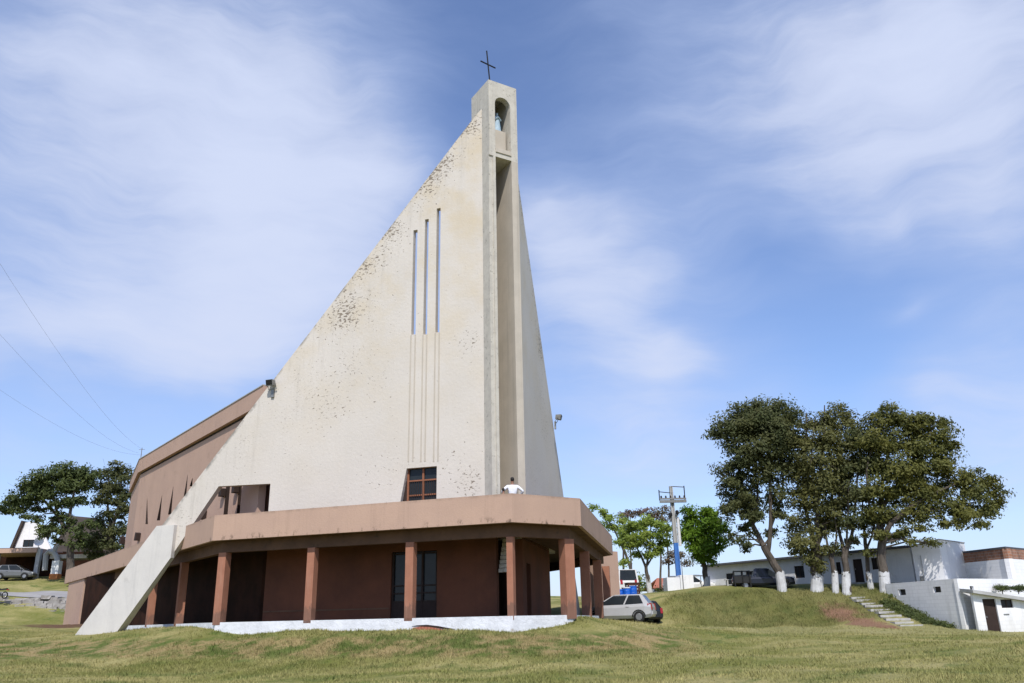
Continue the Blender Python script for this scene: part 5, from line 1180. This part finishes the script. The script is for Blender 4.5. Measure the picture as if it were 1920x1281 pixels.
def tree(name, label, group, base, limbs, clumps, leaf, dens=60, size=.16, Y=None, paint=None, twigs=4, flat=.75, sub=10, cat='tree', dj=1.6):
    """limbs: list of (radius0, radius1, [(px,py,dY)...]); clumps: (px, py, r_px, dY)"""
    z0 = gz1(base[0], base[1])-.12; t = thing(name, (base[0], base[1], z0), label, cat, group)
    mb = MB(); lw = MB(); tips = []
    for r0, r1, pts in limbs:
        P = [np.array(aty(x, y, base[1]+dy)) for x, y, dy in pts]
        Q = []
        for i in range(len(P)-1):
            for f in np.linspace(0, 1, 5)[:-1]: Q.append(P[i]*(1-f)+P[i+1]*f)
        Q.append(P[-1]); Q = [q_+RNG.normal(0, min(.05, r0*.25), 3)*(0 < i < len(Q)-1) for i, q_ in enumerate(Q)]
        if len(Q) > 6:
            Q2 = [Q[0]]+[(Q[i-1]+Q[i]*2+Q[i+1])/4 for i in range(1, len(Q)-1)]+[Q[-1]]; Q = Q2
        rr = np.linspace(r0, r1, len(Q)); mb.tube([tuple(q_) for q_ in Q], rr, 9 if r0 > .12 else 6)
        tips += [(q_, r_) for q_, r_ in zip(Q[len(Q)//3:], rr[len(Q)//3:])]
    C_, R_ = [], []
    for x, y, rp_, dy in clumps:
        Yc = base[1]+dy; p = np.array(aty(x, y, Yc)); r = rp_/FPX*np.dot(p-CAM, cF)
        C_.append(p); R_.append(r)
        best = sorted(tips, key=lambda q_: np.linalg.norm(q_[0]-p)+.6*max(0, q_[0][2]-p[2]))[0]
        a = best[0]; md = (a+p)/2+np.array([RNG.normal(0, .15), RNG.normal(0, .15), .12*np.linalg.norm(p-a)])
        r_ = min(best[1]*.7, .07+.03*r); mb.tube([tuple(a), tuple(md), tuple(p)], [r_, r_*.7, r_*.35], 6)
        for k in range(int(twigs*max(1, r))):
            e = p+RNG.normal(0, .55, 3)*r*np.array([1, 1, .7]); s_ = p*.6+md*.4+RNG.normal(0, .1, 3); mb.tube([tuple(s_), tuple((s_+e)/2+np.array([0, 0, .08*r])), tuple(e)], [r_*.35, r_*.22, .008], 4, 0, False)
    tr = mb.build('trunk', ['bark'], t)
    if paint:
        for r0, r1, pts in paint:
            P = [np.array(aty(x, y, base[1]+dy)) for x, y, dy in pts]; P[0] = P[0]+(P[0]-P[-1])*.6; pm = MB()
            k = 10; Q = [P[0]*(1-f)+P[-1]*f for f in np.linspace(0, 1, k)]
            pm.tube([tuple(q_) for q_ in Q], np.linspace(r0, r1, k)+.035+RNG.normal(0, .004, k), 12); pm.v = [(v[0], v[1], v[2]+(RNG.normal(0, .07) if i_ >= len(pm.v)-12*4-12 and v[2] > Q[-2][2] else 0)) for i_, v in enumerate(pm.v)]; pm.build('limewash', ['trunk_lime'], tr)
    V = leaves(C_, R_, dens, size, flat, sub)
    me = bpy.data.meshes.new('crown'); V = V-np.array([base[0], base[1], z0]); fast_mesh(me, V, np.arange(len(V)).reshape(-1, 4)); me.materials.append(MATS[leaf])
    o = bpy.data.objects.new('crown', me); COL.objects.link(o); o.parent = t
    return t
GR = 'tall trees with whitewashed trunks along the bank'
b = aty(1467, 1112, 61.5)
tree('broadleaf_tree', 'leftmost tall dark tree of the bank row, leaning trunk beside the dark pickup', GR, b,
     [(.30, .24, [(1467, 1112, 0), (1462, 1075, 0), (1448, 1050, 0), (1432, 1024, 0)]), (.20, .08, [(1432, 1024, 0), (1412, 985, .3), (1398, 940, .6), (1386, 880, .8), (1378, 830, .8)]), (.17, .07, [(1440, 1035, 0), (1446, 985, -.4), (1444, 930, -.5), (1440, 860, -.4), (1435, 810, 0)]),
      (.12, .05, [(1412, 985, .3), (1422, 930, .2), (1415, 870, .2)]), (.12, .05, [(1446, 985, -.4), (1466, 930, .5), (1472, 860, .8)])],
     [(1352, 818, 24, .5), (1378, 795, 36, .3), (1410, 785, 42, 0), (1446, 782, 40, -.6), (1476, 780, 32, .6), (1425, 775, 30, 1), (1400, 815, 42, .8), (1440, 820, 44, -.6), (1470, 815, 36, 0), (1385, 845, 34, 0), (1420, 855, 38, -.8), (1458, 855, 36, .4),
      (1372, 880, 26, .2), (1398, 895, 30, .6), (1440, 892, 30, -.4), (1368, 915, 24, .2), (1382, 938, 26, .4), (1366, 948, 22, .3), (1410, 935, 24, 0), (1450, 930, 24, -.3), (1386, 965, 22, .4), (1418, 962, 20, -.4), (1402, 990, 17, .4), (1385, 1012, 11, .5), (1404, 1024, 13, .4), (1372, 1003, 9, .6), (1455, 965, 18, 0), (1445, 1000, 14, .3), (1480, 880, 26, .4), (1340, 812, 12, .4)],
     'leaf_dark', 250, .13, paint=[(.325, .29, [(1467.5, 1113, 0), (1462, 1073, 0)])], twigs=3)
b = aty(1532, 1112, 61)
tree('broadleaf_tree', 'second tall olive green tree of the bank row, ivy thick trunk and upright twiggy top', GR, b,
     [(.42, .34, [(1532, 1112, 0), (1532, 1080, 0), (1531, 1045, 0), (1528, 1015, 0)]), (.15, .05, [(1526, 1020, 0), (1512, 960, .4), (1505, 890, .6), (1510, 820, .6), (1512, 775, .4)]), (.15, .04, [(1532, 1018, 0), (1532, 950, -.5), (1540, 870, -.6), (1545, 800, 0), (1546, 760, 0)]),
      (.14, .04, [(1534, 1020, 0), (1556, 960, .2), (1568, 890, .4), (1576, 820, .3), (1582, 772, .3)]), (.10, .03, [(1532, 950, -.5), (1520, 880, -.8), (1526, 800, -.4)])],
     [(1516, 795, 20, .4), (1545, 785, 18, 0), (1578, 776, 22, .3), (1590, 795, 20, 0), (1560, 800, 22, .6), (1505, 835, 30, .2), (1540, 830, 32, -.4), (1575, 830, 34, 0), (1500, 870, 32, .5), (1535, 870, 38, -.8), (1572, 872, 34, .2), (1598, 865, 22, .8),
      (1510, 910, 32, .1), (1545, 912, 34, -.7), (1580, 910, 28, .3), (1495, 940, 26, .4), (1530, 950, 30, -.4), (1565, 950, 26, 0), (1500, 980, 24, .5), (1535, 990, 24, -.3), (1560, 985, 20, .1), (1488, 1015, 20, .8), (1515, 1020, 20, -.3), (1545, 1030, 16, -.5), (1524, 1052, 15, -.4), (1538, 1062, 13, -.4), (1500, 1035, 14, .3)],
     'leaf_olive', 250, .125, paint=[(.44, .40, [(1532, 1113, 0), (1532, 1078, 0)])], twigs=7)
b = aty(1588, 1116, 60)
tree('broadleaf_tree', 'third dark tree of the bank row, slim trunk just left of the dark door', GR, b,
     [(.26, .20, [(1588, 1117, 0), (1586, 1075, 0), (1584, 1040, 0)]), (.14, .04, [(1584, 1042, 0), (1574, 1000, .5), (1570, 940, .8), (1590, 860, .8)]), (.14, .04, [(1586, 1042, 0), (1600, 990, -.3), (1606, 920, -.4), (1612, 850, 0)]), (.09, .03, [(1586, 1030, 0), (1590, 970, -.8), (1592, 900, -.8)])],
     [(1600, 830, 30, .3), (1625, 815, 30, .6), (1612, 870, 34, -.2), (1590, 890, 28, .4), (1580, 940, 24, .6), (1608, 925, 30, -.4), (1596, 970, 24, -.5), (1575, 985, 18, .7), (1618, 975, 24, 0), (1602, 1012, 16, -.3), (1580, 1030, 12, .4)],
     'leaf_dark', 240, .125, paint=[(.28, .255, [(1588, 1118, 0), (1586, 1074, 0)])], twigs=5)
b = aty(1566, 1112, 60.4)
tree('broadleaf_tree', 'short pale trunked tree of the bank row between the ivy trunk and the door', GR, b,
     [(.20, .14, [(1567, 1113, 0), (1564, 1075, 0), (1557, 1045, 0)]), (.10, .03, [(1557, 1045, 0), (1548, 1000, .3), (1552, 940, .5)]), (.09, .03, [(1560, 1050, 0), (1570, 1005, -.3), (1562, 950, -.5)])],
     [(1552, 960, 20, .4), (1566, 970, 18, -.4), (1548, 1005, 16, .3), (1570, 1020, 13, -.2)], 'leaf_olive', 110, .12, paint=[(.22, .19, [(1567, 1114, 0), (1565, 1074, 0)])], twigs=5)
b = aty(1660, 1112, 59.4)
tree('broadleaf_tree', 'rightmost spreading tree of the bank row with boughs reaching over the brick building', GR, b,
     [(.34, .28, [(1660, 1118, 0), (1657, 1075, 0), (1652, 1040, 0), (1655, 1015, 0)]), (.22, .06, [(1654, 1020, 0), (1668, 985, -.4), (1700, 955, -.9), (1750, 925, -1.2), (1800, 905, -1.2)]), (.20, .06, [(1654, 1018, 0), (1650, 960, .4), (1655, 890, .6), (1672, 820, .4)]),
      (.16, .05, [(1650, 960, .4), (1690, 900, 0), (1722, 840, -.2), (1748, 805, -.2)]), (.12, .04, [(1690, 966, -.7), (1735, 958, -1.2), (1790, 950, -1.4), (1840, 940, -1.3)]), (.11, .04, [(1652, 1000, 0), (1630, 950, -.5), (1624, 880, -.4), (1640, 820, -.2)])],
     [(1648, 790, 26, .3), (1676, 782, 30, .4), (1705, 795, 28, 0), (1660, 765, 12, .2), (1742, 792, 20, -.2), (1765, 788, 15, 0), (1755, 815, 26, -.4), (1772, 838, 20, -.3), (1725, 815, 26, .4), (1640, 830, 34, -.4), (1680, 825, 38, .6), (1715, 845, 36, -.4), (1752, 850, 30, .2),
      (1650, 875, 36, .6), (1690, 880, 38, -.6), (1730, 885, 38, .4), (1768, 880, 28, -.8), (1640, 920, 32, -.6), (1680, 925, 36, .4), (1720, 925, 36, -.8), (1760, 920, 32, -.2), (1795, 905, 20, -1), (1820, 895, 24, -1.2), (1848, 905, 20, -1.2), (1865, 925, 20, -1.4), (1830, 925, 28, -1.4), (1872, 945, 15, -1.4), (1850, 955, 24, -1.3), (1815, 960, 26, -1.6), (1785, 950, 26, -1.2),
      (1750, 958, 26, -.8), (1712, 965, 26, -.4), (1672, 965, 26, .2), (1640, 965, 24, -.4), (1835, 980, 14, -1.5), (1806, 982, 15, -1.6), (1770, 980, 16, -1.2), (1690, 1000, 18, -.3), (1725, 990, 15, -.8), (1668, 1005, 15, .3), (1640, 1000, 18, -.3), (1740, 1018, 10, -1.0), (1755, 1022, 7, -1.0), (1710, 1016, 9, -.6), (1630, 1035, 12, .3)],
     'leaf_bronze', 250, .13, paint=[(.365, .325, [(1661, 1120, 0), (1657, 1074, 0)])], twigs=3, flat=.62)
b = aty(1630, 1108, 60.5)
tree('broadleaf_tree', 'slender reddish trunk of the bank row right of the dark door', GR, b,
     [(.17, .12, [(1634, 1112, 0), (1628, 1075, 0), (1625, 1040, 0), (1622, 1000, 0)]), (.09, .03, [(1622, 1005, 0), (1616, 960, .3), (1620, 910, .3)]), (.09, .03, [(1625, 1030, 0), (1640, 990, -.3), (1645, 940, -.3)])],
     [(1620, 930, 20, .2), (1640, 955, 18, -.3), (1628, 985, 14, .2)], 'leaf_bronze', 120, .125, paint=[(.19, .165, [(1634.5, 1113, 0), (1628, 1073, 0)])], twigs=5)
# pair of small trees on the left behind the house, road side
b = aty(128, 1086, 92)
tree('broadleaf_tree', 'wide crowned dark tree left of the hall in front of the house', 'trees left of the hall', b,
     [(.42, .34, [(130, 1090, 0), (132, 1062, 0), (132, 1030, 0), (126, 1000, 0)]), (.24, .06, [(128, 1008, 0), (110, 970, .5), (80, 935, 1), (50, 920, 1.2)]), (.22, .06, [(128, 1004, 0), (132, 960, -.5), (140, 920, -.8), (150, 890, -.6)]), (.16, .05, [(110, 970, .5), (98, 930, -.5), (100, 890, -.6)])],
     [(22, 945, 17, 1), (10, 958, 12, 1), (40, 928, 22, 1), (62, 912, 24, .6), (85, 898, 26, 0), (112, 888, 27, -.4), (140, 885, 26, -.6), (162, 895, 20, -.4), (60, 935, 22, .8), (88, 922, 24, .2), (118, 912, 26, -.6), (146, 910, 24, -.5), (35, 955, 15, 1.1), (100, 945, 16, 0), (128, 940, 16, -.6), (150, 938, 14, -.4), (72, 955, 11, .6), (110, 968, 15, .2), (128, 975, 14, -.2), (95, 985, 13, .3), (118, 995, 14, 0), (66, 975, 12, .6), (84, 1000, 12, .3), (150, 1004, 14, -.4), (165, 985, 14, -.5), (104, 1012, 11, .3), (146, 1020, 13, -.3), (142, 992, 12, -.2), (80, 990, 11, .5), (50, 970, 10, .9)],
     'leaf_green', 120, .19, twigs=2, flat=.6)
b = aty(212, 1070, 96)
tree('broadleaf_tree', 'narrower dark tree close against the far end of the hall', 'trees left of the hall', b,
     [(.36, .28, [(208, 1075, 0), (208, 1030, 0), (210, 990, 0)]), (.2, .05, [(210, 1000, 0), (202, 950, .4), (204, 900, .4)]), (.2, .05, [(210, 995, 0), (224, 945, -.4), (228, 895, -.4)])],
     [(200, 888, 18, .2), (222, 882, 20, -.3), (236, 900, 16, -.6), (188, 908, 17, .5), (212, 908, 22, 0), (232, 925, 18, -.4), (195, 935, 19, .4), (218, 940, 19, -.3), (238, 950, 13, -.6), (205, 965, 18, .2), (228, 970, 16, -.4), (190, 985, 17, .5), (212, 995, 18, 0), (232, 1000, 15, -.3), (178, 1008, 15, .7), (198, 1018, 17, .3), (222, 1022, 16, 0), (165, 1020, 13, .9), (180, 1035, 12, .6)],
     'leaf_dark', 120, .19, twigs=2, flat=.75)
# hedge of shrubs before the house
for x, y, r, lab in ((176, 1028, 17, 'dark green shrub between the house porch and the hall'),):
    b = aty(x, 1066, 97); tree('shrub', lab, None, b, [(.06, .03, [(x, 1068, 0), (x, 1050, 0), (x-3, 1035, 0)])], [(x-8, 1030, 13, 0), (x+6, 1026, 14, .5), (x-16, 1022, 10, .3), (x+14, 1040, 12, 0)], 'leaf_green', 70, .18, cat='shrub')
# trees around the pole
GB = 'leafy trees around the utility pole'
b = aty(1324, 1112, 70)
tree('broadleaf_tree', 'dense bright green tree right of the utility pole', GB, b,
     [(.24, .20, [(1327, 1113, 0), (1324, 1080, 0), (1318, 1055, 0)]), (.13, .04, [(1319, 1058, 0), (1302, 1020, .3), (1296, 980, .3)]), (.13, .04, [(1318, 1058, 0), (1324, 1010, -.3), (1328, 970, -.3)]), (.1, .03, [(1319, 1056, 0), (1342, 1020, 0), (1350, 990, 0)])],
     [(1292, 966, 14, .2), (1308, 962, 17, -.3), (1328, 964, 17, 0), (1344, 974, 15, .3), (1354, 990, 13, 0), (1296, 985, 18, .6), (1318, 985, 22, -.8), (1340, 995, 18, -.4), (1294, 1006, 17, -.3), (1314, 1010, 22, -1), (1338, 1014, 18, -.3), (1354, 1010, 11, .3), (1300, 1028, 17, -.4), (1322, 1032, 19, -.8), (1342, 1034, 14, 0), (1310, 1046, 13, -.3), (1330, 1048, 12, 0), (1350, 1028, 9, .3), (1284, 1000, 9, 0)],
     'leaf_bright', 320, .14, paint=[(.26, .225, [(1327, 1114, 0), (1325, 1083, 0)])], twigs=2)
b = aty(1216, 1112, 72)
tree('broadleaf_tree', 'airy lime green tree left of the utility pole with a white painted trunk', GB, b,
     [(.20, .13, [(1219, 1113, 0), (1214, 1082, 0), (1211, 1062, 0)]), (.11, .03, [(1211, 1064, 0), (1196, 1030, .3), (1186, 1000, .4)]), (.11, .03, [(1212, 1064, 0), (1218, 1025, -.3), (1220, 985, -.3)]), (.08, .03, [(1214, 1060, 0), (1234, 1025, 0), (1244, 1000, 0)])],
     [(1182, 990, 14, .4), (1198, 982, 15, 0), (1214, 978, 13, -.4), (1230, 984, 14, 0), (1246, 992, 13, .3), (1170, 1004, 12, .5), (1190, 1006, 16, -.3), (1212, 1000, 17, -.8), (1236, 1008, 15, -.3), (1178, 1022, 14, .3), (1202, 1022, 15, -.5), (1226, 1026, 15, -.2), (1162, 1014, 8, .4), (1190, 1040, 10, .2), (1216, 1042, 12, -.2), (1172, 1052, 8, .4), (1246, 1020, 10, .3)],
     'leaf_lime', 330, .13, paint=[(.215, .16, [(1219, 1114, 0), (1214, 1080, 0)])], twigs=4)
b = aty(1162, 1112, 84)
tree('broadleaf_tree', 'pale grey green tree showing above the right end of the parapet', GB, b,
     [(.18, .12, [(1190, 1112, 0), (1184, 1070, 0), (1170, 1030, 0)]), (.09, .03, [(1170, 1035, 0), (1150, 990, 0), (1130, 960, 0)]), (.09, .03, [(1172, 1030, 0), (1168, 990, 0), (1166, 965, 0)])],
     [(1110, 950, 9, 0), (1126, 962, 12, .3), (1142, 968, 12, -.3), (1150, 984, 13, 0), (1164, 970, 10, .3), (1136, 984, 10, .3), (1162, 994, 12, -.4), (1170, 980, 9, 0)], 'leaf_lime', 200, .13, twigs=5)
for i, (x, lab, cl) in enumerate(((1246, 'thin rust leaved tree with two bare stems behind the pole', [(1232, 962, 11, 0), (1246, 958, 11, .5), (1258, 968, 10, 0), (1240, 974, 9, -.5), (1262, 1042, 11, 0), (1250, 1050, 10, .3), (1276, 1046, 11, -.3), (1290, 1055, 10, 0)]), (1176, 'thin rust leaved tree behind the lime green tree', [(1166, 966, 10, 0), (1182, 962, 11, .4), (1198, 960, 10, 0), (1212, 958, 10, -.3), (1220, 966, 9, 0)]))):
    b = aty(x, 1112, 88)
    tree('broadleaf_tree', lab, GB, b, [(.13, .05, [(x-8, 1113, 0), (x-7, 1060, 0), (x-6, 1000, 0), (x-4, 966, 0)]), (.12, .04, [(x+8, 1113, .5), (x+8, 1060, .5), (x+4, 1000, .3), (x+6, 970, 0)])], cl, 'leaf_rust', 170, .13, twigs=8)
for x, y, lab in ((1200, 1092, 'yellow green bush between the white van and the white trunk'), (1237, 1106, 'low dark bush beside the white painted trunk')):
    b = aty(x, 1114, 73); r = 11 if x < 1210 else 7
    tree('shrub', lab, 'bushes by the white van', b, [(.05, .02, [(x, 1116, 0), (x, 1100, 0), (x+2, y, 0)])], [(x-4, y+6, r, 0), (x+5, y+4, r, .3), (x, y-6 if x < 1210 else y, r, -.2), (x+3, y+14 if x < 1210 else y+3, r, 0)], 'leaf_lime' if x < 1210 else 'leaf_green', 110, .12, cat='shrub')
for x, lab in ((1878, 'small dark tuft of weeds at the left of the shed roof'), (1908, 'wider dark tuft of weeds at the right of the shed roof')):
    p = aty(x, 1103, 53.2); t = thing('weeds', (p[0], p[1], p[2]-.25), lab, 'weeds', 'weeds on the shed roof')
    V = leaves([p+np.array([dx_, 0, 0]) for dx_ in (-.2, .06, .26)], [.15, .19, .14], 6000, .045, .5)-np.array([p[0], p[1], p[2]-.25])
    me = bpy.data.meshes.new('foliage'); fast_mesh(me, V, np.arange(len(V)).reshape(-1, 4)); me.materials.append(MATS['leaf_green']); o = bpy.data.objects.new('foliage', me); COL.objects.link(o); o.parent = t
    mb = MB(); mb.tube([(p[0], p[1], p[2]-.35), (p[0], p[1], p[2])], .03, 5); mb.build('stem', ['bark'], t)
V = leaves(GROUND_COVER, [.26]*len(GROUND_COVER), 420, .07, .4, 60)
me = bpy.data.meshes.new('ground_cover'); fast_mesh(me, V, np.arange(len(V)).reshape(-1, 4)); me.materials.append(MATS['leaf_green']); o = bpy.data.objects.new('ground_cover', me); COL.objects.link(o)
tag(o, 'dark creeping plants on the bank between the steps and the white block wall', 'ground cover', kind='stuff')
